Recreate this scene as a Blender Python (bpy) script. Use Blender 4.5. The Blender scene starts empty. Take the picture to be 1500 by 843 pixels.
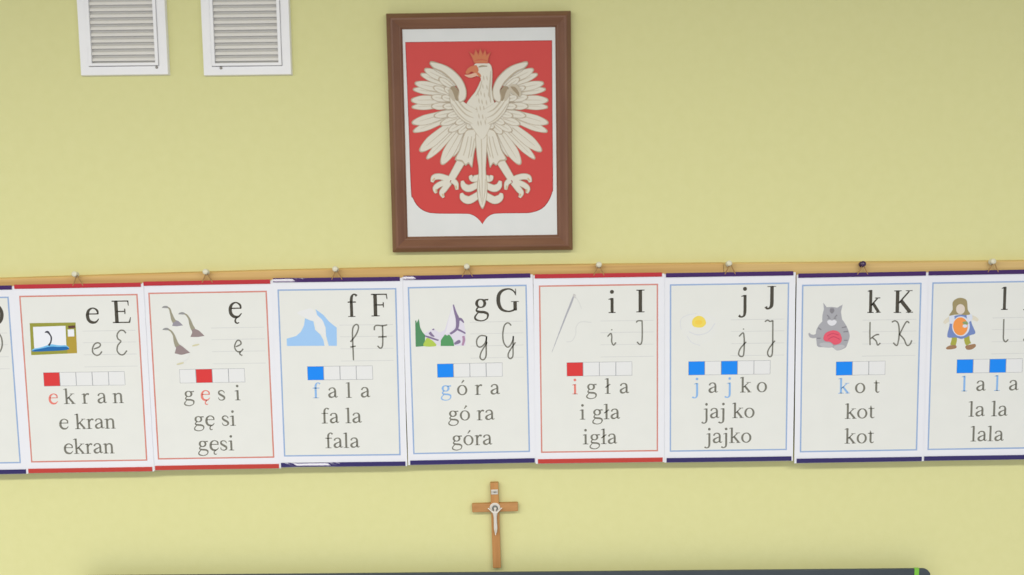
import bpy, bmesh, math, random
from mathutils import Matrix, Vector

# ------------------------------------------------------------------ camera, world, lamps, exposure
scene = bpy.context.scene
COL = scene.collection
ZC = 2.20                                   # height of the picture's centre on the wall, metres
cam_data = bpy.data.cameras.new('camera')
cam = bpy.data.objects.new('camera', cam_data)
COL.objects.link(cam)
cam_data.sensor_width = 36.0
cam_data.lens = 1800.0 / 1500.0 * 36.0
right, up, fwd = Vector((0.99985, 0.00504, -0.01633)), Vector((0.0155, 0.13442, 0.9908)), Vector((-0.00719, 0.99091, -0.13432))
cam.matrix_world = Matrix(((right.x, up.x, -fwd.x, 0.0), (right.y, up.y, -fwd.y, -2.0),
                           (right.z, up.z, -fwd.z, ZC + 0.2711), (0, 0, 0, 1)))
cam_data.clip_start = 0.05
cam_data.dof.use_dof = True
cam_data.dof.focus_distance = 2.35
cam_data.dof.aperture_fstop = 3.6
scene.camera = cam

world = bpy.data.worlds.new('world')
scene.world = world
world.use_nodes = True
world.node_tree.nodes['Background'].inputs[0].default_value = (0.90, 0.98, 1.24, 1)
world.node_tree.nodes['Background'].inputs[1].default_value = 0.535

def ceiling_lamp(x, y, power, sx=1.25, sy=0.30):
    d = bpy.data.lights.new('ceiling_lamp_light', 'AREA')
    d.shape = 'RECTANGLE'; d.size = sx; d.size_y = sy; d.energy = power; d.color = (1.0, 0.985, 0.93)
    o = bpy.data.objects.new('ceiling_lamp_light', d); COL.objects.link(o)
    o.location = (x, y, 3.03)
    return o
for lx in (-2.45, -0.75, 0.95):
    ceiling_lamp(lx, -1.60, 24)
    ceiling_lamp(lx, -3.60, 30)

vs = scene.view_settings
vs.view_transform = 'Standard'; vs.look = 'None'; vs.gamma = 1.0; vs.use_curve_mapping = False
vs.exposure = -0.08

# ------------------------------------------------------------------ materials
MATS = {}
def lin(c):
    return tuple((v / 255 / 12.92) if v / 255 <= 0.04045 else ((v / 255 + 0.055) / 1.055) ** 2.4 for v in c)
def mat(name, rgb, rough=0.5, spec=0.4, metal=0.0, noise=None, bump=None):
    """noise = (scale xyz, second rgb, detail); bump = (scale, strength)"""
    if name in MATS: return MATS[name]
    m = bpy.data.materials.new(name); m.use_nodes = True
    nt = m.node_tree; b = nt.nodes['Principled BSDF']
    b.inputs['Base Color'].default_value = (*lin(rgb), 1)
    b.inputs['Roughness'].default_value = rough
    b.inputs['Specular IOR Level'].default_value = spec
    b.inputs['Metallic'].default_value = metal
    if noise or bump:
        tc = nt.nodes.new('ShaderNodeTexCoord')
    if noise:
        mp = nt.nodes.new('ShaderNodeMapping'); mp.inputs['Scale'].default_value = noise[0]
        nz = nt.nodes.new('ShaderNodeTexNoise'); nz.inputs['Scale'].default_value = 1.0
        nz.inputs['Detail'].default_value = noise[2] if len(noise) > 2 else 4
        rp = nt.nodes.new('ShaderNodeValToRGB')
        rp.color_ramp.elements[0].position = 0.32; rp.color_ramp.elements[1].position = 0.70
        rp.color_ramp.elements[0].color = (*lin(rgb), 1); rp.color_ramp.elements[1].color = (*lin(noise[1]), 1)
        nt.links.new(tc.outputs['Object'], mp.inputs[0]); nt.links.new(mp.outputs[0], nz.inputs['Vector'])
        nt.links.new(nz.outputs['Fac'], rp.inputs[0]); nt.links.new(rp.outputs[0], b.inputs['Base Color'])
    if bump:
        n2 = nt.nodes.new('ShaderNodeTexNoise'); n2.inputs['Scale'].default_value = bump[0]; n2.inputs['Detail'].default_value = 3
        bp = nt.nodes.new('ShaderNodeBump'); bp.inputs['Strength'].default_value = bump[1]; bp.inputs['Distance'].default_value = 0.002
        nt.links.new(tc.outputs['Object'], n2.inputs['Vector'])
        nt.links.new(n2.outputs['Fac'], bp.inputs['Height']); nt.links.new(bp.outputs[0], b.inputs['Normal'])
    MATS[name] = m
    return m

WALL = mat('yellow wall paint', (217, 215, 155), 0.7, 0.25, noise=((60, 60, 60), (219, 217, 158), 3), bump=(160, 0.10))
PAPER = mat('laminated white paper', (229, 230, 236), 0.42, 0.35, noise=((25, 25, 25), (231, 232, 238), 2))
CREAM = mat('laminated cream paper', (225, 226, 221), 0.42, 0.35, noise=((25, 25, 25), (227, 228, 223), 2))
INK = mat('black ink', (62, 58, 46), 0.5, 0.3)
INKS = {
 'ink': (74, 70, 60), 'ink_soft': (70, 70, 80), 'pen': (122, 121, 112), 'row': (122, 121, 111), 'rule': (204, 205, 204), 'box_line': (150, 150, 156), 'box_fill': (227, 228, 228),
 'red_fill': (216, 58, 58), 'blue_fill': (18, 136, 244), 'red_text': (228, 128, 116), 'blue_text': (140, 182, 230), 'red_border': (210, 136, 124), 'blue_border': (150, 174, 212),
 'olive': (150, 150, 62), 'ochre': (176, 152, 58), 'white': (232, 234, 240), 'blue_light': (120, 190, 232), 'blue_deep': (30, 104, 172), 'brown_dark': (95, 60, 55),
 'belly': (226, 227, 223), 'goose_tan': (156, 152, 132), 'goose_head': (148, 148, 148), 'goose_grey': (150, 146, 156), 'goose_brown': (150, 134, 134), 'foot': (212, 206, 170),
 'wave': (158, 198, 240), 'foam': (228, 229, 229), 'lilac': (220, 216, 229), 'snow': (228, 226, 232), 'purple_soft': (132, 116, 150), 'purple_pink': (176, 140, 170),
 'green_dark': (82, 140, 96), 'green_lime': (176, 200, 86), 'green_mid': (86, 152, 98), 'needle': (172, 172, 180), 'needle_eye': (200, 198, 196), 'thread': (215, 216, 213),
 'egg': (226, 227, 223), 'egg_rim': (215, 217, 220), 'yolk': (238, 214, 96), 'yolk_deep': (240, 205, 80),
 'cat_grey': (168, 168, 174), 'cat_dark': (134, 132, 138), 'cat_white': (222, 222, 228), 'cat_light': (186, 186, 190), 'yarn': (226, 92, 112), 'yarn_dark': (198, 72, 96),
 'doll_skin': (220, 214, 196), 'doll_sock': (168, 168, 72), 'doll_boot': (160, 124, 92), 'doll_blue': (118, 138, 192), 'doll_white': (214, 220, 234), 'doll_hair': (158, 144, 104), 'doll_face': (220, 208, 196), 'doll_orange': (240, 152, 78), 'doll_green': (140, 160, 110),
 'red': (204, 70, 66), 'red_line': (150, 48, 46), 'feather': (219, 214, 200), 'feather_edge': (184, 170, 148), 'feather_shade': (194, 184, 164), 'feather_dark': (158, 142, 116), 'claw': (205, 176, 132), 'beak': (204, 122, 84), 'tongue': (220, 176, 150), 'crown': (200, 118, 78), 'crown_edge': (196, 92, 70),
}
def ink(n): return mat('print ' + n.replace('_', ' '), INKS[n], 0.45, 0.3)

# ------------------------------------------------------------------ helpers
def empty(name, loc=(0, 0, 0), rot=(0, 0, 0)):
    o = bpy.data.objects.new(name, None); COL.objects.link(o)
    o.location = loc; o.rotation_euler = rot; o.empty_display_size = 0.05
    return o
def tag(o, label, cat, group=None):
    o['label'] = label; o['category'] = cat
    if group: o['group'] = group
    return o
def mesh_obj(name, me, parent=None):
    o = bpy.data.objects.new(name, me); COL.objects.link(o)
    if parent is not None: o.parent = parent
    return o
def build(name, verts, faces, mats, parent=None, fmat=None, smooth=False):
    me = bpy.data.meshes.new(name); me.from_pydata(verts, [], faces)
    for m in (mats if isinstance(mats, (list, tuple)) else [mats]): me.materials.append(m)
    if fmat:
        for p, k in zip(me.polygons, fmat): p.material_index = k
    if smooth:
        for p in me.polygons: p.use_smooth = True
    me.update()
    return mesh_obj(name, me, parent)
def from_bm(name, bm, m, parent=None, smooth=False):
    me = bpy.data.meshes.new(name); bm.normal_update(); bm.to_mesh(me); bm.free()
    me.materials.append(m)
    if smooth:
        for p in me.polygons: p.use_smooth = True
    return mesh_obj(name, me, parent)
def box_bm(bm, x0, x1, y0, y1, z0, z1, bevel=0.0, seg=2):
    r = bmesh.ops.create_cube(bm, size=1.0)
    for v in r['verts']:
        v.co = Vector(((x0 + x1) / 2 + v.co.x * (x1 - x0), (y0 + y1) / 2 + v.co.y * (y1 - y0), (z0 + z1) / 2 + v.co.z * (z1 - z0)))
    if bevel:
        es = list({e for v in r['verts'] for e in v.link_edges})
        bmesh.ops.bevel(bm, geom=es, offset=bevel, segments=seg, profile=0.5, affect='EDGES')
def box(name, x0, x1, y0, y1, z0, z1, m, parent=None, bevel=0.0, seg=2):
    bm = bmesh.new(); box_bm(bm, x0, x1, y0, y1, z0, z1, bevel, seg)
    return from_bm(name, bm, m, parent)
def lathe(name, prof, m, parent=None, n=20, axis='y'):
    """prof: (radius, height) pairs, turned about an axis through the local origin; height runs towards -y (out of the wall)"""
    verts, faces = [], []
    for r, h in prof:
        for k in range(n):
            a = 2 * math.pi * k / n
            verts.append((r * math.cos(a), -h, r * math.sin(a)))
    for i in range(len(prof) - 1):
        for k in range(n):
            k2 = (k + 1) % n
            faces.append((i * n + k, i * n + k2, (i + 1) * n + k2, (i + 1) * n + k))
    faces.append(tuple(range((len(prof) - 1) * n, len(prof) * n)))
    faces.append(tuple(reversed(range(n))))
    return build(name, verts, faces, m, parent, smooth=True)
def tube(name, pts, r, m, parent=None, n=8):
    verts, faces = [], []
    P = [Vector(p) for p in pts]
    for i, p in enumerate(P):
        t = (P[min(i + 1, len(P) - 1)] - P[max(i - 1, 0)]).normalized()
        a = t.cross(Vector((0, 1, 0)))
        if a.length < 1e-4: a = t.cross(Vector((1, 0, 0)))
        a.normalize(); b = t.cross(a)
        rr = r[i] if isinstance(r, (list, tuple)) else r
        for k in range(n):
            q = 2 * math.pi * k / n
            verts.append(tuple(p + a * (rr * math.cos(q)) + b * (rr * math.sin(q))))
    for i in range(len(P) - 1):
        for k in range(n):
            k2 = (k + 1) % n
            faces.append((i * n + k, i * n + k2, (i + 1) * n + k2, (i + 1) * n + k))
    faces.append(tuple(range(n))); faces.append(tuple((len(P) - 1) * n + k for k in reversed(range(n))))
    return build(name, verts, faces, m, parent, smooth=True)

# flat print: 2-D shapes in millimetres on a sheet (x right, z up)
def catmull(pts, closed, sub=5):
    n = len(pts); out = []
    if n < 3 and not closed: return [tuple(p) for p in pts]
    rng = range(n) if closed else range(n - 1)
    for i in rng:
        g = (lambda k: pts[k % n]) if closed else (lambda k: pts[min(max(k, 0), n - 1)])
        p0, p1, p2, p3 = g(i - 1), g(i), g(i + 1), g(i + 2)
        for s in range(sub):
            t = s / sub
            out.append(tuple(0.5 * (2 * b + (c - a) * t + (2 * a - 5 * b + 4 * c - d) * t * t + (3 * b - a - 3 * c + d) * t ** 3)
                             for a, b, c, d in zip(p0, p1, p2, p3)))
    if not closed: out.append(tuple(pts[-1]))
    return out
class Flat:
    def __init__(self): self.v = []; self.f = []; self.m = []; self.mats = []
    def mi(self, m):
        if m not in self.mats: self.mats.append(m)
        return self.mats.index(m)
    def poly(self, pts, y, m):
        b = len(self.v); self.v += [(p[0] / 1000, -y / 1000, p[1] / 1000) for p in pts]
        area = sum(p[0] * q[1] - q[0] * p[1] for p, q in zip(pts, pts[1:] + pts[:1]))
        idx = list(range(b, b + len(pts)))
        self.f.append(tuple(idx if area > 0 else reversed(idx))); self.m.append(self.mi(m))
    def ribbon(self, pts, y, m):
        """pts: (x, z, width)"""
        L, Rr = [], []
        n = len(pts)
        for i in range(n):
            a, b = pts[max(i - 1, 0)], pts[min(i + 1, n - 1)]
            dx, dz = b[0] - a[0], b[1] - a[1]; d = math.hypot(dx, dz) or 1
            nx, nz = -dz / d, dx / d; w = pts[i][2] / 2
            L.append((pts[i][0] + nx * w, pts[i][1] + nz * w)); Rr.append((pts[i][0] - nx * w, pts[i][1] - nz * w))
        for i in range(n - 1):
            self.poly([L[i], Rr[i], Rr[i + 1], L[i + 1]], y, m)
    def shape(self, kind, pts, y, m):
        if kind == 'poly': self.poly(pts, y, m)
        elif kind in ('blob', 'blob2'): self.poly(catmull(pts, True, 5 if kind == 'blob' else 3), y, m)
        else: self.ribbon(catmull(pts, False, 5), y, m)
    def rect(self, x0, x1, z0, z1, y, m): self.poly([(x0, z0), (x1, z0), (x1, z1), (x0, z1)], y, m)
    def obj(self, name, parent):
        return build(name, self.v, self.f, self.mats, parent, self.m)

# a roman book face drawn as strokes: x, z, stroke width in thousandths of the letter size
def ring(cx, cz, rx, rz, thick, thin, n=20):
    out = []
    for k in range(n + 1):
        a = 2 * math.pi * k / n + math.pi / 2
        out.append((cx + rx * math.cos(a), cz + rz * math.sin(a), thin + (thick - thin) * abs(math.cos(a)) ** 1.5))
    return out
def H(x0, x1, z, w=26): return [(x0, z, w), (x1, z, w)]
def Vs(x, z0, z1, w=86): return [(x, z0, w), (x, z1, w)]
def dot(x, z, r=56): return [(x, z - r, r * 0.7), (x, z - r * 0.6, r * 1.7), (x, z, r * 2), (x, z + r * 0.6, r * 1.7), (x, z + r, r * 0.7)]
_e = [[(405, 277, 45), (390, 370, 60), (320, 430, 45), (235, 445, 42), (140, 395, 70), (92, 310, 90), (80, 220, 96), (98, 120, 96), (160, 48, 90), (250, 22, 75), (340, 42, 50), (420, 130, 26)], H(90, 420, 277, 36)]
_o = [ring(250, 222, 175, 205, 88, 36)]
_l = [Vs(140, 0, 675), H(20, 260, 13), [(20, 630, 24), (130, 655, 40)]]
GL = {
 'e': (444, _e), 'ę': (444, _e + [[(290, 25, 34), (225, -55, 44), (222, -125, 54), (275, -165, 44), (335, -140, 24)]]),
 'k': (500, [Vs(130, 0, 675), H(15, 245, 13), [(15, 630, 24), (120, 655, 40)], [(150, 215, 42), (375, 425, 42)], H(290, 475, 437), [(215, 285, 84), (425, 20, 84)], H(325, 505, 13)]),
 'r': (333, [Vs(120, 0, 440), H(15, 245, 13), [(10, 400, 24), (110, 422, 40)], [(150, 320, 40), (205, 405, 52), (265, 428, 72), (318, 395, 80)]]),
 'a': (444, [[(80, 330, 74), (108, 400, 56), (195, 438, 42), (290, 415, 62), (330, 335, 82), (332, 200, 84), (332, 85, 82), (352, 38, 52), (390, 35, 36), (438, 68, 26)], [(320, 275, 32), (200, 228, 48), (98, 165, 80), (80, 98, 90), (122, 40, 80), (205, 30, 52), (280, 68, 36), (335, 118, 30)]]),
 'n': (500, [Vs(125, 0, 440), H(15, 235, 13), [(10, 400, 24), (115, 422, 40)], [(150, 340, 32), (220, 408, 48), (300, 425, 62), (368, 385, 78), (385, 310, 86), (385, 150, 86), (385, 0, 86)], H(290, 488, 13)]),
 'g': (500, [ring(238, 308, 125, 118, 84, 36), [(330, 405, 40), (475, 415, 50)], [(160, 200, 40), (108, 135, 48), (115, 85, 62), (210, 55, 74), (340, 45, 76), (435, 0, 70), (448, -75, 52), (410, -150, 38), (300, -200, 36), (180, -200, 42), (75, -160, 58), (52, -95, 52), (95, -25, 42), (160, 45, 36)]]),
 's': (389, [[(322, 320, 26), (298, 395, 38), (205, 435, 42), (115, 405, 58), (85, 338, 74), (125, 275, 88), (215, 218, 92), (300, 160, 88), (318, 95, 74), (268, 32, 52), (185, 14, 42), (95, 48, 38), (62, 140, 26)]]),
 'i': (278, [Vs(140, 0, 440), H(20, 258, 13), [(20, 400, 24), (130, 422, 40)], dot(138, 620)]),
 'f': (333, [[(145, 0, 86), (145, 250, 86), (145, 480, 86), (162, 590, 76), (215, 655, 48), (280, 662, 46), (335, 615, 80)], H(20, 305, 437, 34), H(20, 275, 13)]),
 'l': (278, _l), 'ł': (278, _l + [[(35, 265, 48), (250, 420, 48)]]),
 'o': (500, _o), 'ó': (500, _o + [[(225, 515, 24), (330, 655, 80)]]),
 'j': (278, [[(165, 440, 86), (165, 200, 86), (165, -40, 86), (148, -145, 72), (92, -196, 48), (20, -200, 54), (-38, -160, 80)], [(40, 400, 24), (155, 422, 40)], dot(160, 620)]),
 't': (278, [[(110, 560, 20), (125, 430, 84), (126, 250, 86), (126, 110, 84), (152, 42, 62), (205, 26, 46), (270, 65, 26)], H(15, 262, 437, 34)]),
 'E': (611, [Vs(150, 0, 662, 102), H(15, 545, 645, 34), [(535, 655, 40), (552, 510, 22)], H(150, 425, 340, 34), Vs(425, 265, 420, 30), H(15, 570, 17, 34), [(548, 5, 46), (600, 165, 22)]]),
 'F': (556, [Vs(150, 0, 662, 102), H(15, 530, 645, 34), [(522, 655, 40), (542, 505, 22)], H(150, 415, 335, 34), Vs(415, 260, 415, 30), H(15, 290, 14)]),
 'G': (722, [[(610, 480, 26), (580, 565, 42), (490, 638, 44), (370, 660, 46), (205, 612, 76), (105, 495, 104), (80, 335, 110), (105, 180, 106), (195, 52, 78), (370, 0, 48), (500, 18, 48), (590, 60, 62)], Vs(592, 25, 280, 100), H(470, 705, 288), Vs(615, 470, 660, 26)]),
 'I': (333, [Vs(165, 0, 662, 102), H(20, 315, 14), H(20, 315, 648)]),
 'J': (389, [[(245, 662, 102), (245, 400, 102), (243, 150, 102), (220, 60, 90), (150, 8, 54), (82, 6, 56), (42, 60, 92)], H(90, 380, 648)]),
 'K': (722, [Vs(150, 0, 662, 102), H(25, 295, 14), H(25, 295, 648), [(195, 285, 44), (565, 630, 44)], H(440, 690, 648), [(275, 365, 106), (615, 20, 106)], H(470, 722, 14)]),
 'L': (611, [Vs(150, 0, 662, 102), H(25, 295, 648), H(15, 570, 17, 34), [(548, 5, 46), (600, 175, 22)]]),
 'D': (722, [Vs(150, 0, 662, 102), H(15, 300, 645, 34), H(15, 300, 17, 34), [(150, 645, 34), (400, 632, 50), (545, 530, 92), (600, 340, 110), (545, 140, 95), (400, 32, 50), (150, 17, 34)]]),
 ' ': (250, []),
}
SQUEEZE = {'k': 0.80, 'K': 0.80, 'f': 0.84, 'F': 0.88, 'E': 0.90, 'J': 0.86, 'j': 0.86, 'i': 0.86, 'I': 0.80, 'l': 0.80}
def headline(fl, ch, xc, z, em, y, m):
    """a large narrow letter, its inked width centred on xc"""
    k = SQUEEZE.get(ch, 0.95)
    xs = [p[0] for st in GL[ch][1] for p in st]; mid = (min(xs) + max(xs)) / 2
    for st in GL[ch][1]:
        s = catmull(st, False, 4) if len(st) > 2 else st
        fl.ribbon([(xc + (p[0] - mid) * k * em / 1000, z + p[1] * em / 1000, p[2] * em / 1000) for p in s], y, m)
def glyph(fl, ch, x, z, em, y, m):
    for st in GL[ch][1]:
        s = catmull(st, False, 4) if len(st) > 2 else st
        fl.ribbon([(x + p[0] * em / 1000, z + p[1] * em / 1000, p[2] * em / 1000) for p in s], y, m)
def text_width(t, em): return sum(GL[c][0] for c in t) * em / 1000
def text(fl, t, xc, z, em, y, m):
    x = xc - text_width(t, em) / 2
    for c in t:
        glyph(fl, c, x, z, em, y, m); x += GL[c][0] * em / 1000

# ------------------------------------------------------------------ the room
def structure(o): o['kind'] = 'structure'; return o
def slab(name, x0, x1, y0, y1, z0, z1, m): return structure(box(name, x0, x1, y0, y1, z0, z1, m))
slab('wall_front', -3.2, 3.2, 0.0, 0.20, 0.0, 3.10, WALL)
slab('floor', -3.4, 3.4, -6.0, 0.20, -0.10, 0.0, mat('grey floor covering', (188, 182, 172), 0.5, 0.4, noise=((6, 6, 6), (196, 190, 180))))
slab('ceiling', -3.4, 3.4, -6.0, 0.20, 3.10, 3.20, mat('white ceiling paint', (228, 226, 216), 0.8, 0.2, noise=((8, 8, 8), (232, 230, 222))))

# ------------------------------------------------------------------ wooden battens along the wall
def wood_mat(name, a, b, sx=3.0):
    return mat(name, a, 0.55, 0.3, noise=((sx, 60, 160), b, 5))
PINE = wood_mat('pale pine', (200, 160, 98), (218, 182, 118))
PINE2 = wood_mat('light pine', (206, 174, 112), (224, 192, 130))
RAIL = [(-0.99, 0.0260), (-0.8501, 0.0296), (-0.6264, 0.0334), (-0.4033, 0.0361), (-0.1806, 0.0376), (0.0417, 0.0379), (0.3296, 0.0364), (0.3302, 0.0362), (0.4852, 0.0349), (0.8171, 0.0327), (0.99, 0.0312)]
def batten(name, pts, m, label):
    bm = bmesh.new(); rings = []
    cx, cz = pts[0][0], ZC + pts[0][1]
    sec = [(0.0, 0.0), (-0.0145, 0.0), (-0.016, -0.0015), (-0.016, -0.0335), (-0.0145, -0.035), (0.0, -0.035)]
    for x, z in pts: rings.append([bm.verts.new((x - cx, y, z - pts[0][1] + dz)) for y, dz in sec])
    n = len(sec)
    for a, b in zip(rings, rings[1:]):
        for k in range(n): bm.faces.new((a[k], a[(k + 1) % n], b[(k + 1) % n], b[k]))
    bm.faces.new(list(reversed(rings[0]))); bm.faces.new(rings[-1])
    bmesh.ops.recalc_face_normals(bm, faces=bm.faces)
    o = from_bm(name, bm, m); o.location = (cx, 0, cz)
    return tag(o, label, 'batten', 'wooden battens the cards hang from')
batten('wooden_batten', RAIL[:7], PINE, 'long pale pine batten on the wall behind the cards from e to i')
batten('wooden_batten', RAIL[7:], PINE2, 'shorter light pine batten on the wall behind the k and l cards')

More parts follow.
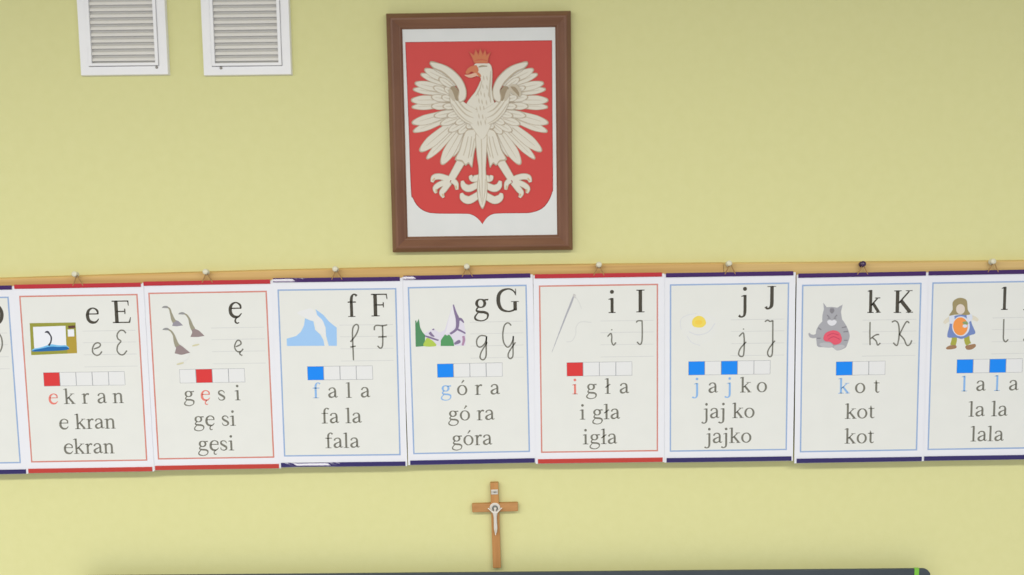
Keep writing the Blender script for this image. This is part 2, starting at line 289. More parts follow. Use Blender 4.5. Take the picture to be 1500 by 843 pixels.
# ------------------------------------------------------------------ art for the cards and the emblem, millimetres from each sheet's centre
CARD_ART = {
'd': {'at':(-0.9304,-0.1401,0.0015),
 'let':[('D',67.03,93.19)],
 'cur':[[(51.62,83.96),(67.35,86.31),(77.85,76.52),(79.76,62.49),(75.05,50.29),(64.21,44.33),(52.23,46.29)]],
 'pic':[
 ]},
'e': {'at':(-0.7196,-0.1387,0.00101),
 'let':[('e',21.09,93.46),('E',67.59,93.26)],
 'cur':[[(19.18,50.87),(28.04,54.23),(30.21,58.58),(25.88,61.1),(20.54,58.73),(16.99,51.78),(17.21,44.41),(22.83,40.11),(28.14,41.95),(31.89,46.63)],[(73.1,76.23),(69.39,80.66),(63.34,80.41),(58.62,73.85),(59.43,67.2),(64.01,62.92),(58.77,56.35),(57.03,47.62),(60.98,41.42),(67.0,40.79),(73.1,47.36)]],
 'pic':[
  ('television_case','olive','poly',[(-83.25,95.39),(-8.19,95.37),(-8.93,44.32),(-84.38,42.39)]),
  ('control_panel','ochre','poly',[(-23.79,73.46),(-8.39,73.91),(-8.9,44.67),(-25.04,44.05)]),
  ('screen','white','poly',[(-78.51,89.21),(-24.94,90.07),(-25.79,51.08),(-78.66,49.85)]),
  ('sea','blue_light','blob',[(-78.96,53.01),(-67.93,54.93),(-57.32,58.26),(-50.28,59.9),(-38.31,57.95),(-25.55,57.39),(-25.84,50.38),(-78.72,48.97)]),
  ('sea','blue_deep','blob',[(-78.94,50.9),(-68.07,52.83),(-57.53,55.11),(-48.82,56.02),(-38.5,55.15),(-25.51,55.29),(-25.86,50.03),(-78.79,48.09)]),
  ('dolphin','ink_soft','line',[(-59.31,79.64,1.39),(-54.94,80.44,3.82),(-51.75,76.54,2.43),(-49.51,71.26,2.43),(-50.91,63.41,2.43),(-54.75,57.87,3.47)]),
  ('control_panel','brown_dark','poly',[(-20.63,90.0),(-9.36,90.68),(-9.13,86.32),(-20.22,85.63)]),
  ('control_panel','white','poly',[(-21.89,83.91),(-11.34,84.26),(-11.42,72.38),(-22.16,72.04)]),
 ]},
'eo': {'at':(-0.509,-0.137,0.0014),
 'let':[('ę',43.94,97.21)],
 'cur':[[(41.34,49.13),(49.3,53.03),(49.02,58.11),(44.43,59.58),(40.17,53.53),(39.49,46.54),(43.04,41.22),(48.73,41.13),(52.91,45.44)],[(48.73,41.13),(46.82,37.3),(50.99,34.07)]],
 'pic':[
  ('goose_belly','belly','blob',[(-61.11,86.68),(-51.69,85.65),(-43.89,86.39),(-48.57,79.49),(-57.24,78.77)]),
  ('goose_body','goose_grey','poly',[(-61.88,104.11),(-57.15,96.2),(-50.42,93.12),(-43.39,86.03),(-53.47,84.63),(-61.19,85.29),(-59.67,91.01)]),
  ('goose_neck','goose_tan','line',[(-68.08,116.38,2.08),(-63.93,113.7,2.78),(-62.25,106.72,3.47),(-59.68,97.11,5.9),(-57.38,91.85,6.94)]),
  ('goose_neck','goose_head','line',[(-76.37,115.82,1.04),(-72.88,116.81,3.12),(-69.1,116.74,3.82),(-66.38,116.0,2.43)]),
  ('goose_belly','belly','blob',[(-31.95,67.86),(-19.9,67.13),(-10.37,68.02),(-16.06,57.98),(-27.32,57.29)]),
  ('goose_body','goose_brown','poly',[(-32.42,91.42),(-26.93,81.22),(-17.67,76.88),(-9.16,68.0),(-19.95,66.26),(-32.35,66.65),(-29.04,73.93)]),
  ('goose_neck','goose_tan','line',[(-41.14,105.5,2.08),(-36.64,102.81,2.78),(-32.53,95.78,3.47),(-30.11,86.16,5.9),(-27.04,79.13,6.94)]),
  ('goose_neck','goose_head','line',[(-49.95,104.95,1.04),(-46.45,105.93,3.12),(-42.67,105.87,3.82),(-39.96,105.13,2.43)]),
  ('goose_feet','foot','line',[(-30.22,51.56,1.74),(-24.62,52.87,2.78),(-18.68,54.17,1.74)]),
  ('goose_belly','belly','blob',[(-58.54,39.07),(-45.66,37.45),(-35.15,39.9),(-40.95,28.59),(-53.1,27.91)]),
  ('goose_body','goose_brown','poly',[(-59.93,67.46),(-54.63,56.88),(-46.31,51.13),(-34.26,40.41),(-49.14,37.15),(-59.72,39.79),(-56.84,48.16)]),
  ('goose_neck','goose_tan','line',[(-68.39,79.83,2.08),(-63.39,76.6,2.78),(-59.47,69.55,3.47),(-56.96,58.66,6.25),(-54.4,51.62,7.98)]),
  ('goose_neck','goose_head','line',[(-77.21,79.45,1.04),(-73.7,80.44,3.12),(-69.91,80.38,3.82),(-67.19,79.63,2.43)]),
  ('goose_feet','foot','line',[(-57.26,21.3,1.74),(-51.65,22.62,2.78),(-45.7,23.92,1.74)]),
 ]},
'f': {'at':(-0.2987,-0.1353,-0.00307),
 'let':[('f',23.67,94.1),('F',67.37,94.68)],
 'cur':[[(22.81,22.15),(22.54,41.44),(22.32,62.43),(23.01,73.76),(25.78,79.83),(30.65,81.51),(32.56,76.26),(29.34,66.71),(23.94,58.92),(18.58,52.86)],[(18.31,44.12),(26.98,45.76)],[(58.23,71.58),(58.92,77.67),(63.28,79.71),(71.86,78.91),(79.64,80.38)],[(71.87,79.25),(71.74,61.82),(70.96,46.1),(67.39,41.59),(62.68,45.85)],[(64.47,60.51),(78.25,60.86)]],
 'pic':[
  ('wave','wave','poly',[(-85.5,59.39),(-69.83,63.57),(-61.82,70.45),(-56.28,80.85),(-54.12,93.01),(-46.51,89.43),(-40.55,87.62),(-38.45,73.65),(-30.12,65.7),(-25.28,56.03),(-23.86,46.92),(-85.44,47.32)]),
  ('wave','wave','poly',[(-36.41,107.56),(-23.86,97.85),(-15.61,87.31),(-3.06,76.7),(-3.69,46.67),(-16.96,46.83),(-20.73,62.96),(-21.12,76.92),(-25.87,89.17),(-34.17,97.97)]),
  ('foam','foam','blob',[(-66.69,101.86),(-54.48,106.91),(-42.39,108.5),(-34.17,97.97),(-25.87,89.17),(-21.98,76.93),(-21.65,61.23),(-26.7,64.78),(-35.01,73.61),(-38.03,85.84),(-48.16,91.19),(-54.09,93.88)]),
 ]},
'g': {'at':(-0.0857,-0.134,0.00509),
 'let':[('g',21.88,94.4),('G',65.9,97.43)],
 'cur':[[(27.84,57.53),(18.39,58.08),(12.53,50.86),(13.66,41.22),(19.65,39.7),(26.72,47.08),(28.68,56.99)],[(28.68,56.99),(27.76,40.06),(27.03,24.31),(22.57,18.09),(17.47,21.35),(18.89,29.74),(23.93,38.39),(29.65,47.02)],[(69.48,74.11),(64.43,78.57),(58.32,74.34),(55.43,60.46),(56.49,46.47),(61.83,38.49),(67.05,41.0),(71.54,49.65),(72.55,56.62)],[(72.55,56.62),(71.66,39.16),(70.98,23.41),(66.58,19.12),(63.22,23.57),(66.0,32.28),(75.77,46.07)]],
 'pic':[
  ('mountain','lilac','poly',[(-73.55,63.11),(-64.79,68.16),(-57.8,71.85),(-47.7,64.32),(-38.95,69.37),(-32.39,88.39),(-24.88,111.15),(-21.56,107.27),(-16.03,89.79),(-7.68,80.92),(-5.17,65.19),(-6.13,42.15),(-51.77,43.09),(-61.82,52.39)]),
  ('mountain','snow','poly',[(-35.41,72.79),(-31.53,88.37),(-24.94,109.07),(-21.94,93.39),(-21.56,75.98),(-30.45,65.71),(-39.2,60.66)]),
  ('ridge','purple_soft','line',[(-24.04,110.44,1.74),(-20.99,96.84,4.16),(-17.84,86.35,5.9),(-19.64,70.72,4.51),(-30.55,62.22,3.47)]),
  ('ridge','purple_soft','line',[(-18.75,84.63,5.9),(-12.69,86.24,4.51),(-7.7,80.05,1.74)]),
  ('ridge','purple_soft','line',[(-20.85,70.74,3.12),(-13.21,67.1,3.12),(-5.59,62.58,2.43)]),
  ('ridge','purple_soft','line',[(-72.79,59.95,2.08),(-63.41,56.79,3.12),(-49.79,51.79,2.43)]),
  ('ridge','purple_soft','line',[(-64.01,65.53,4.51),(-60.7,61.1,4.16),(-56.48,58.39,1.74)]),
  ('ridge','purple_soft','line',[(-59.58,69.8,1.74),(-56.46,70.6,2.78)]),
  ('ridge','purple_soft','line',[(-24.13,45.5,3.12),(-17.14,48.85,5.9),(-14.01,50.01,2.78)]),
  ('ridge','purple_pink','line',[(-9.14,58.29,4.16),(-8.47,51.29,4.16),(-10.77,42.6,3.12)]),
  ('spruce','green_dark','poly',[(-86.96,85.16),(-85.56,86.01),(-84.68,81.11),(-81.01,88.52),(-79.24,73.69),(-76.02,66.65),(-71.55,60.97),(-72.8,43.0),(-87.48,42.07)]),
  ('meadow','green_lime','blob',[(-74.17,43.2),(-71.29,52.58),(-67.73,56.35),(-58.43,50.57),(-54.36,42.79)]),
  ('spruce','green_mid','poly',[(-46.61,42.63),(-45.99,52.06),(-41.85,58.09),(-38.83,61.52),(-35.79,59.54),(-32.29,61.39),(-28.97,56.95),(-26.02,51.65),(-24.56,42.18)]),
 ]},
'i': {'at':(0.1266,-0.1351,-0.00058),
 'let':[('i',21.17,93.78),('I',67.28,94.33)],
 'cur':[[(13.55,54.84),(18.73,59.99),(20.43,55.61),(20.38,46.01),(23.45,40.72),(27.26,45.03)],[(20.13,65.2),(20.83,66.93)],[(60.51,77.65),(63.09,80.22),(69.09,80.13),(69.94,77.51),(70.26,61.84),(69.55,46.15),(66.45,40.96),(61.64,45.4)]],
 'pic':[
  ('needle','needle','line',[(-77.32,30.49,0.52),(-65.81,60.38,1.56),(-53.47,91.52,2.6),(-45.57,110.48,3.12),(-40.83,123.39,2.43)]),
  ('needle_eye','needle_eye','line',[(-42.02,125.13,2.78),(-39.81,123.37,4.51),(-38.13,119.02,1.74)]),
  ('thread','thread','sline',[(-39.46,123.37,1.21),(-32.71,112.88,1.21),(-28.52,101.56,1.21)]),
  ('thread','thread','sline',[(-53.91,47.11,1.39),(-44.43,48.72,1.39),(-38.31,59.97,1.39),(-37.35,72.15,1.39),(-29.56,79.87,1.39),(-12.4,78.74,1.39)]),
 ]},
'j': {'at':(0.3393,-0.1366,-4e-05),
 'let':[('j',19.78,96.78),('J',66.57,98.3)],
 'cur':[[(15.49,53.09),(21.96,59.09),(23.76,50.35),(23.92,32.88),(22.64,21.53),(18.36,19.85),(14.88,24.28),(18.24,33.85),(27.25,44.19)],[(22.26,64.31),(22.93,66.04)],[(57.27,76.82),(61.52,79.36),(65.83,77.21),(70.09,78.88)],[(70.09,78.88),(70.32,60.09),(70.31,32.17),(69.08,20.82),(64.8,19.13),(62.15,25.3),(65.48,33.99),(73.93,45.22)]],
 'pic':[
  ('egg_white','egg','blob',[(-75.57,83.22),(-61.89,92.55),(-41.34,93.1),(-24.17,84.16),(-20.64,68.46),(-25.7,52.85),(-44.53,40.93),(-65.17,44.74),(-77.23,62.36)]),
  ('egg_rim','egg_rim','sline',[(-78.96,65.88,1.04),(-79.85,81.55,1.04),(-70.44,89.22,1.04),(-53.33,92.42,1.04)]),
  ('egg_rim','egg_rim','sline',[(-66.08,62.19,1.56),(-51.47,56.74,1.56),(-34.33,61.7,1.56),(-24.12,75.47,1.56)]),
  ('egg_rim','egg_rim','sline',[(-69.49,55.27,1.04),(-61.73,44.68,1.04),(-47.96,39.23,1.04)]),
  ('yolk','yolk','blob',[(-61.32,76.04),(-59.29,83.83),(-50.74,88.39),(-42.16,84.78),(-38.52,76.56),(-42.95,70.19),(-50.66,68.92),(-58.39,70.78)]),
  ('yolk','yolk_deep','blob',[(-44.87,77.53),(-45.97,75.3),(-48.88,73.95),(-52.48,74.01),(-55.4,75.44),(-56.53,77.71),(-55.42,79.94),(-52.51,81.28),(-48.91,81.23),(-45.99,79.79)]),
 ]},
'k': {'at':(0.5536,-0.1404,0.00206),
 'let':[('k',20.02,92.63),('K',67.68,91.79)],
 'cur':[[(13.9,77.86),(13.94,59.6),(14.7,39.53)],[(29.25,56.71),(23.27,55.95),(15.17,49.99)],[(18.22,51.68),(24.33,46.34),(27.05,39.31),(31.27,42.73)],[(49.35,76.71),(54.43,78.88),(59.66,74.45),(61.67,62.24),(61.14,48.31),(58.3,37.9),(52.36,42.89)],[(77.63,74.48),(74.13,77.67),(69.98,72.53),(64.28,60.45),(61.83,55.27)],[(62.67,56.13),(69.71,48.16),(74.24,38.49),(79.36,39.27),(82.62,46.19)]],
 'pic':[
  ('tail','cat_grey','line',[(-85.14,60.98,2.43),(-82.16,56.4,5.21),(-76.15,55.42,5.9),(-70.19,58.46,5.9)]),
  ('cat_body','cat_grey','blob2',[(-63.67,80.09),(-56.07,86.9),(-38.96,86.6),(-32.05,83.01),(-24.67,72.45),(-20.2,61.93),(-18.84,53.2),(-22.08,42.79),(-25.72,35.52),(-38.87,31.38),(-48.42,37.66),(-69.02,37.67),(-72.59,47.16),(-73.85,62.87),(-69.55,73.24)]),
  ('cat_head','cat_grey','poly',[(-62.61,110.93),(-57.02,103.39),(-48.65,103.76),(-39.57,102.21),(-31.28,107.26),(-33.63,95.18),(-31.71,83.0),(-37.04,74.41),(-48.11,71.12),(-58.45,74.78),(-64.04,81.83),(-63.66,90.5),(-61.41,100.0)]),
  ('stripe','cat_dark','line',[(-48.61,101.51,5.21),(-48.2,97.17,7.64),(-48.47,92.84,2.43)]),
  ('stripe','cat_dark','line',[(-56.13,90.37,1.39),(-52.65,86.84,2.08)]),
  ('stripe','cat_dark','line',[(-39.87,90.09,2.08),(-43.75,86.68,1.39)]),
  ('stripe','cat_dark','line',[(-70.36,69.78,1.74),(-65.16,66.2,2.08)]),
  ('stripe','cat_dark','line',[(-31.81,69.1,1.74),(-24.13,70.7,2.08)]),
  ('stripe','cat_dark','line',[(-29.11,62.09,1.74),(-21.42,62.83,2.08)]),
  ('stripe','cat_dark','line',[(-28.01,48.13,1.74),(-22.0,48.02,1.74)]),
  ('stripe','cat_dark','line',[(-71.81,52.38,1.74),(-65.81,52.28,1.74)]),
  ('muzzle','cat_white','blob',[(-55.96,79.95),(-51.72,82.48),(-48.28,81.21),(-44.36,82.35),(-40.2,79.33),(-43.03,74.51),(-48.14,72.52),(-53.31,74.69)]),
  ('eye','cat_dark','line',[(-55.18,84.8,0.87),(-52.63,85.45,1.74),(-50.39,84.54,0.87)]),
  ('eye','cat_dark','line',[(-45.77,84.46,0.87),(-43.21,85.29,1.74),(-40.98,84.55,0.87)]),
  ('paw','cat_light','blob',[(-68.24,42.72),(-58.84,45.18),(-47.65,42.89),(-46.7,37.28),(-60.43,37.17)]),
  ('paw','cat_light','blob',[(-44.99,37.95),(-33.03,41.24),(-26.1,37.62),(-38.02,31.71)]),
  ('yarn_ball','yarn','blob',[(-61.51,51.86),(-58.22,60.51),(-47.15,65.02),(-36.83,62.23),(-32.04,53.08),(-33.43,44.39),(-43.33,41.07),(-50.27,45.9),(-58.01,47.26)]),
  ('yarn_strand','yarn_dark','sline',[(-55.57,55.59,1.21),(-47.07,59.79,1.21),(-36.74,57.0,1.21)]),
  ('yarn_strand','yarn_dark','sline',[(-53.77,50.32,1.21),(-45.27,54.53,1.21),(-34.9,49.99,1.21)]),
 ]},
'l': {'at':(0.7644,-0.14,0.001),
 'let':[('l',20.56,93.84),('L',67.06,92.73)],
 'cur':[[(20.43,78.48),(20.67,57.63),(21.11,45.43),(24.7,41.01),(28.84,44.96)],[(53.76,42.28),(56.16,46.6),(62.02,49.98),(65.75,63.84),(63.64,74.3),(59.43,72.63),(61.75,56.95),(61.44,43.03),(71.82,40.24),(77.71,42.76)]],
 'pic':[
  ('arm','doll_skin','line',[(-64.8,82.49,6.94),(-72.33,77.41,6.94),(-76.14,73.13,4.51)]),
  ('arm','doll_skin','line',[(-34.93,83.73,6.94),(-26.27,80.12,6.59),(-21.54,76.57,4.16)]),
  ('leg','doll_sock','line',[(-58.7,51.1,7.98),(-59.31,43.27,9.02),(-61.33,36.32,8.68)]),
  ('leg','doll_sock','line',[(-39.02,51.65,8.68),(-37.89,42.91,9.02),(-35.14,37.64,8.68)]),
  ('boot','doll_boot','blob',[(-71.84,32.65),(-65.96,36.4),(-56.54,36.59),(-55.2,32.38),(-61.48,30.21),(-70.05,30.0)]),
  ('boot','doll_boot','blob',[(-40.2,35.1),(-30.86,37.56),(-24.88,38.16),(-23.88,33.96),(-30.58,29.18),(-38.3,29.31)]),
  ('dress','doll_blue','blob2',[(-65.57,79.9),(-58.07,85.85),(-41.86,86.45),(-34.85,81.13),(-30.18,68.9),(-24.97,56.29),(-33.07,52.94),(-46.58,46.89),(-56.95,49.85),(-70.32,50.42),(-67.77,67.78)]),
  ('sleeve','doll_white','blob',[(-67.95,85.15),(-60.66,86.76),(-60.28,74.61),(-67.07,72.98)]),
  ('sleeve','doll_white','blob',[(-40.15,86.42),(-32.48,87.16),(-30.86,79.33),(-37.22,75.09)]),
  ('hair','doll_hair','blob2',[(-63.52,107.58),(-57.22,113.53),(-49.58,114.61),(-40.92,110.32),(-38.72,95.06),(-34.55,87.71),(-42.7,86.12),(-50.43,87.46),(-59.81,87.09),(-68.66,86.02),(-63.15,95.46)]),
  ('face','doll_face','blob',[(-43.36,96.0),(-44.19,91.86),(-46.72,88.86),(-50.27,87.8),(-53.89,88.98),(-56.62,92.07),(-57.71,96.24),(-56.87,100.38),(-54.34,103.38),(-50.79,104.43),(-47.17,103.26),(-44.45,100.18)]),
  ('apron','doll_white','blob',[(-34.58,67.58),(-35.77,60.36),(-39.57,54.61),(-45.24,51.47),(-51.64,51.58),(-57.51,54.9),(-61.68,60.78),(-63.33,68.05),(-62.13,75.27),(-58.32,81.01),(-52.66,84.13),(-46.27,84.02),(-40.41,80.71),(-36.24,74.84)]),
  ('apron','doll_orange','blob',[(-37.83,67.63),(-38.81,61.16),(-41.96,56.01),(-46.68,53.19),(-52.02,53.28),(-56.91,56.25),(-60.4,61.52),(-61.79,68.03),(-60.8,74.5),(-57.64,79.64),(-52.93,82.44),(-47.61,82.35),(-42.71,79.39),(-39.23,74.14)]),
  ('apron_patch','doll_green','blob',[(-46.6,74.38),(-39.81,76.01),(-37.45,71.62),(-43.05,70.5)]),
  ('apron_patch','doll_white','blob',[(-38.7,68.17),(-39.74,66.22),(-42.38,65.45),(-45.07,66.31),(-46.23,68.29),(-45.19,70.24),(-42.56,71.01),(-39.87,70.16)]),
 ]},
}
EMBLEM_ART = [
 ('shield',-1,'red_line','poly',[(-117.26,145.57),(-1.72,145.36),(116.33,145.0),(115.68,25.75),(115.7,9.84),(115.73,-13.54),(115.74,-39.69),(115.71,-63.85),(115.61,-81.18),(115.49,-90.17),(115.37,-93.99),(115.17,-94.85),(114.79,-94.97),(114.13,-96.57),(113.19,-99.7),(112.02,-102.89),(110.64,-106.05),(109.08,-109.09),(107.36,-111.91),(105.49,-114.54),(103.47,-117.04),(101.26,-119.38),(98.84,-121.49),(96.19,-123.35),(93.23,-124.93),(89.98,-126.26),(86.54,-127.37),(83.03,-128.27),(79.55,-128.98),(76.27,-129.42),(73.13,-129.58),(69.86,-129.58),(66.19,-129.52),(61.85,-129.5),(56.41,-129.5),(50.05,-129.45),(43.41,-129.39),(37.18,-129.36),(32.0,-129.42),(28.06,-129.49),(24.92,-129.55),(22.31,-129.69),(19.96,-129.99),(17.61,-130.54),(15.27,-131.36),(13.13,-132.38),(11.15,-133.59),(9.3,-134.97),(7.55,-136.49),(5.84,-138.39),(4.18,-140.68),(2.68,-143.01),(1.42,-145.06),(0.52,-146.48),(-0.52,-145.11),(-1.96,-143.15),(-3.67,-140.91),(-5.53,-138.7),(-7.39,-136.84),(-9.27,-135.29),(-11.24,-133.86),(-13.31,-132.58),(-15.49,-131.48),(-17.79,-130.6),(-19.79,-130.0),(-21.5,-129.67),(-23.53,-129.5),(-26.5,-129.37),(-31.04,-129.2),(-37.99,-129.0),(-46.94,-128.85),(-56.62,-128.7),(-65.75,-128.49),(-73.06,-128.16),(-78.22,-127.78),(-82.08,-127.39),(-85.14,-126.88),(-87.84,-126.17),(-90.69,-125.15),(-93.67,-123.81),(-96.49,-122.2),(-99.11,-120.37),(-101.53,-118.33),(-103.74,-116.12),(-105.74,-113.65),(-107.54,-110.92),(-109.14,-108.03),(-110.52,-105.09),(-111.68,-102.2),(-112.57,-101.01),(-113.18,-101.46),(-113.61,-101.06),(-113.95,-97.34),(-114.3,-87.83),(-114.65,-69.03),(-114.94,-42.63),(-115.17,-13.98),(-115.35,11.66),(-115.48,29.09)]),
 ('shield',-1,'red','poly',[(-116.2,144.73),(-1.69,144.53),(115.3,144.18),(114.65,25.64),(114.66,9.82),(114.69,-13.42),(114.7,-39.41),(114.67,-63.42),(114.57,-80.65),(114.45,-89.59),(114.33,-93.39),(114.13,-94.24),(113.75,-94.36),(113.1,-95.94),(112.16,-99.06),(111.0,-102.23),(109.64,-105.37),(108.09,-108.39),(106.39,-111.19),(104.54,-113.81),(102.53,-116.3),(100.34,-118.62),(97.95,-120.72),(95.32,-122.56),(92.38,-124.13),(89.16,-125.46),(85.76,-126.56),(82.28,-127.45),(78.83,-128.16),(75.58,-128.6),(72.46,-128.76),(69.22,-128.76),(65.59,-128.7),(61.29,-128.68),(55.9,-128.68),(49.59,-128.63),(43.02,-128.57),(36.84,-128.55),(31.71,-128.6),(27.81,-128.67),(24.7,-128.73),(22.11,-128.86),(19.78,-129.17),(17.45,-129.72),(15.13,-130.53),(13.01,-131.54),(11.05,-132.75),(9.21,-134.11),(7.48,-135.63),(5.78,-137.52),(4.14,-139.79),(2.65,-142.11),(1.41,-144.14),(0.51,-145.56),(-0.52,-144.2),(-1.94,-142.25),(-3.64,-140.02),(-5.48,-137.83),(-7.33,-135.97),(-9.18,-134.44),(-11.13,-133.02),(-13.19,-131.74),(-15.35,-130.65),(-17.63,-129.77),(-19.62,-129.18),(-21.31,-128.85),(-23.32,-128.68),(-26.26,-128.56),(-30.76,-128.38),(-37.65,-128.18),(-46.52,-128.04),(-56.11,-127.89),(-65.16,-127.68),(-72.39,-127.36),(-77.51,-126.98),(-81.34,-126.59),(-84.37,-126.08),(-87.05,-125.37),(-89.87,-124.36),(-92.83,-123.02),(-95.61,-121.43),(-98.21,-119.61),(-100.61,-117.59),(-102.8,-115.38),(-104.79,-112.93),(-106.57,-110.22),(-108.15,-107.35),(-109.52,-104.42),(-110.67,-101.55),(-111.55,-100.37),(-112.16,-100.82),(-112.58,-100.42),(-112.92,-96.72),(-113.27,-87.27),(-113.61,-68.58),(-113.89,-42.34),(-114.12,-13.86),(-114.3,11.62),(-114.44,28.94)]),
 ('feather',12,'feather_edge','line',[(-15.09,12.45,6.38),(-19.89,4.91,8.93),(-24.69,-2.63,11.16),(-28.93,-9.27,11.98),(-32.01,-14.11,9.13),(-34.45,-17.95,5.88),(-35.26,-19.22,2.62)]),
 ('feather',33,'feather_edge','line',[(14.22,12.03,6.38),(19.05,4.36,8.93),(23.89,-3.33,11.16),(28.16,-10.09,11.98),(31.26,-15.02,9.13),(33.72,-18.93,5.88),(34.54,-20.22,2.62)]),
 ('feather',12,'feather','line',[(-15.09,12.45,4.58),(-19.89,4.91,7.12),(-24.69,-2.63,9.36),(-28.93,-9.27,10.17),(-32.01,-14.11,7.32),(-33.55,-16.53,4.07),(-34.32,-17.74,0.81)]),
 ('feather',33,'feather','line',[(14.22,12.03,4.58),(19.05,4.36,7.12),(23.89,-3.33,9.36),(28.16,-10.09,10.17),(31.26,-15.02,7.32),(32.81,-17.48,4.07),(33.59,-18.71,0.81)]),
 ('feather',12,'feather_shade','line',[(-20.85,3.41,1.58),(-31.43,-13.2,0.56)]),
 ('feather',33,'feather_shade','line',[(20.02,2.82,1.58),(30.68,-14.09,0.56)]),
 ('feather',34,'feather_edge','line',[(-19.43,14.68,6.38),(-25.69,2.28,8.93),(-31.97,-10.15,11.16),(-37.51,-21.1,11.98),(-41.54,-29.07,9.13),(-44.31,-34.57,5.88),(-45.35,-36.63,2.62)]),
 ('feather',55,'feather_edge','line',[(18.55,14.14,6.38),(24.87,1.55,8.93),(31.21,-11.05,11.16),(36.79,-22.16,11.98),(40.86,-30.25,9.13),(43.66,-35.82,5.88),(44.71,-37.91,2.62)]),
 ('feather',34,'feather','line',[(-19.43,14.68,4.58),(-25.69,2.28,7.12),(-31.97,-10.15,9.36),(-37.51,-21.1,10.17),(-41.54,-29.07,7.32),(-43.55,-33.07,4.07),(-44.56,-35.06,0.81)]),
 ('feather',55,'feather','line',[(18.55,14.14,4.58),(24.87,1.55,7.12),(31.21,-11.05,9.36),(36.79,-22.16,10.17),(40.86,-30.25,7.32),(42.89,-34.3,4.07),(43.91,-36.32,0.81)]),
 ('feather',34,'feather_shade','line',[(-26.95,-0.2,1.58),(-40.78,-27.58,0.56)]),
 ('feather',55,'feather_shade','line',[(26.14,-0.97,1.58),(40.09,-28.73,0.56)]),
 ('feather',56,'feather_edge','line',[(-23.76,16.92,9.44),(-33.54,0.76,13.67),(-43.33,-15.43,17.4),(-51.97,-29.71,18.76),(-58.26,-40.12,14.01),(-62.29,-46.77,8.59),(-63.9,-49.44,3.16)]),
 ('feather',57,'feather_edge','line',[(22.88,16.25,9.44),(32.72,-0.19,13.67),(42.59,-16.66,17.4),(51.28,-31.19,18.76),(57.62,-41.77,14.01),(61.67,-48.53,8.59),(63.3,-51.24,3.16)]),
 ('feather',56,'feather','line',[(-23.76,16.92,7.63),(-33.54,0.76,11.86),(-43.33,-15.43,15.59),(-51.97,-29.71,16.95),(-58.26,-40.12,12.2),(-61.41,-45.32,6.78),(-62.99,-47.93,1.36)]),
 ('feather',57,'feather','line',[(22.88,16.25,7.63),(32.72,-0.19,11.86),(42.59,-16.66,15.59),(51.28,-31.19,16.95),(57.62,-41.77,12.2),(60.79,-47.06,6.78),(62.38,-49.71,1.36)]),
 ('feather',56,'feather_shade','line',[(-35.49,-2.47,1.58),(-57.08,-38.16,0.56)]),
 ('feather',57,'feather_shade','line',[(34.69,-3.48,1.58),(56.43,-39.78,0.56)]),
 ('feather',58,'feather_edge','line',[(-28.1,19.15,6.89),(-42.64,4.7,9.72),(-57.21,-9.78,12.2),(-70.05,-22.55,13.11),(-79.41,-31.86,9.94),(-85.29,-37.7,6.33),(-87.68,-40.08,2.71)]),
 ('feather',59,'feather_edge','line',[(27.2,18.35,6.89),(41.8,3.49,9.72),(56.43,-11.41,12.2),(69.32,-24.55,13.11),(78.72,-34.11,9.94),(84.62,-40.13,6.33),(87.02,-42.57,2.71)]),
 ('feather',58,'feather','line',[(-28.1,19.15,5.08),(-42.64,4.7,7.91),(-57.21,-9.78,10.4),(-70.05,-22.55,11.3),(-79.41,-31.86,8.14),(-84.09,-36.51,4.52),(-86.43,-38.84,0.9)]),
 ('feather',59,'feather','line',[(27.2,18.35,5.08),(41.8,3.49,7.91),(56.43,-11.41,10.4),(69.32,-24.55,11.3),(78.72,-34.11,8.14),(83.42,-38.9,4.52),(85.77,-41.29,0.9)]),
 ('feather',58,'feather_shade','line',[(-45.55,1.8,1.58),(-77.65,-30.11,0.56)]),
 ('feather',59,'feather_shade','line',[(44.72,0.51,1.58),(76.95,-32.32,0.56)]),
 ('feather',60,'feather_edge','line',[(-32.35,25.72,9.44),(-48.5,12.66,13.67),(-64.68,-0.42,17.4),(-78.95,-11.96,18.76),(-89.33,-20.36,14.01),(-95.85,-25.63,8.59),(-98.51,-27.77,3.16)]),
 ('feather',61,'feather_edge','line',[(31.42,24.8,9.44),(47.62,11.28,13.67),(63.86,-2.27,17.4),(78.16,-14.21,18.76),(88.58,-22.9,14.01),(95.12,-28.35,8.59),(97.78,-30.58,3.16)]),
 ('feather',60,'feather','line',[(-32.35,25.72,7.63),(-48.5,12.66,11.86),(-64.68,-0.42,15.59),(-78.95,-11.96,16.95),(-89.33,-20.36,12.2),(-94.53,-24.56,6.78),(-97.13,-26.66,1.36)]),
 ('feather',61,'feather','line',[(31.42,24.8,7.63),(47.62,11.28,11.86),(63.86,-2.27,15.59),(78.16,-14.21,16.95),(88.58,-22.9,12.2),(93.8,-27.25,6.78),(96.41,-29.43,1.36)]),
 ('feather',60,'feather_shade','line',[(-51.73,10.05,1.58),(-87.39,-18.78,0.56)]),
 ('feather',61,'feather_shade','line',[(50.87,8.57,1.58),(86.63,-21.27,0.56)]),
 ('feather',62,'feather_edge','line',[(-34.41,32.25,7.4),(-52.47,25.33,10.51),(-70.56,18.41,13.24),(-86.49,12.31,14.24),(-98.09,7.86,10.76),(-105.47,5.04,6.78),(-108.44,3.9,2.8)]),
 ('feather',63,'feather_edge','line',[(33.45,31.27,7.4),(51.54,23.83,10.51),(69.65,16.39,13.24),(85.6,9.83,14.24),(97.2,5.06,10.76),(104.59,2.02,6.78),(107.56,0.8,2.8)]),
 ('feather',62,'feather','line',[(-34.41,32.25,5.59),(-52.47,25.33,8.7),(-70.56,18.41,11.44),(-86.49,12.31,12.43),(-98.09,7.86,8.95),(-103.89,5.64,4.97),(-106.79,4.53,0.99)]),
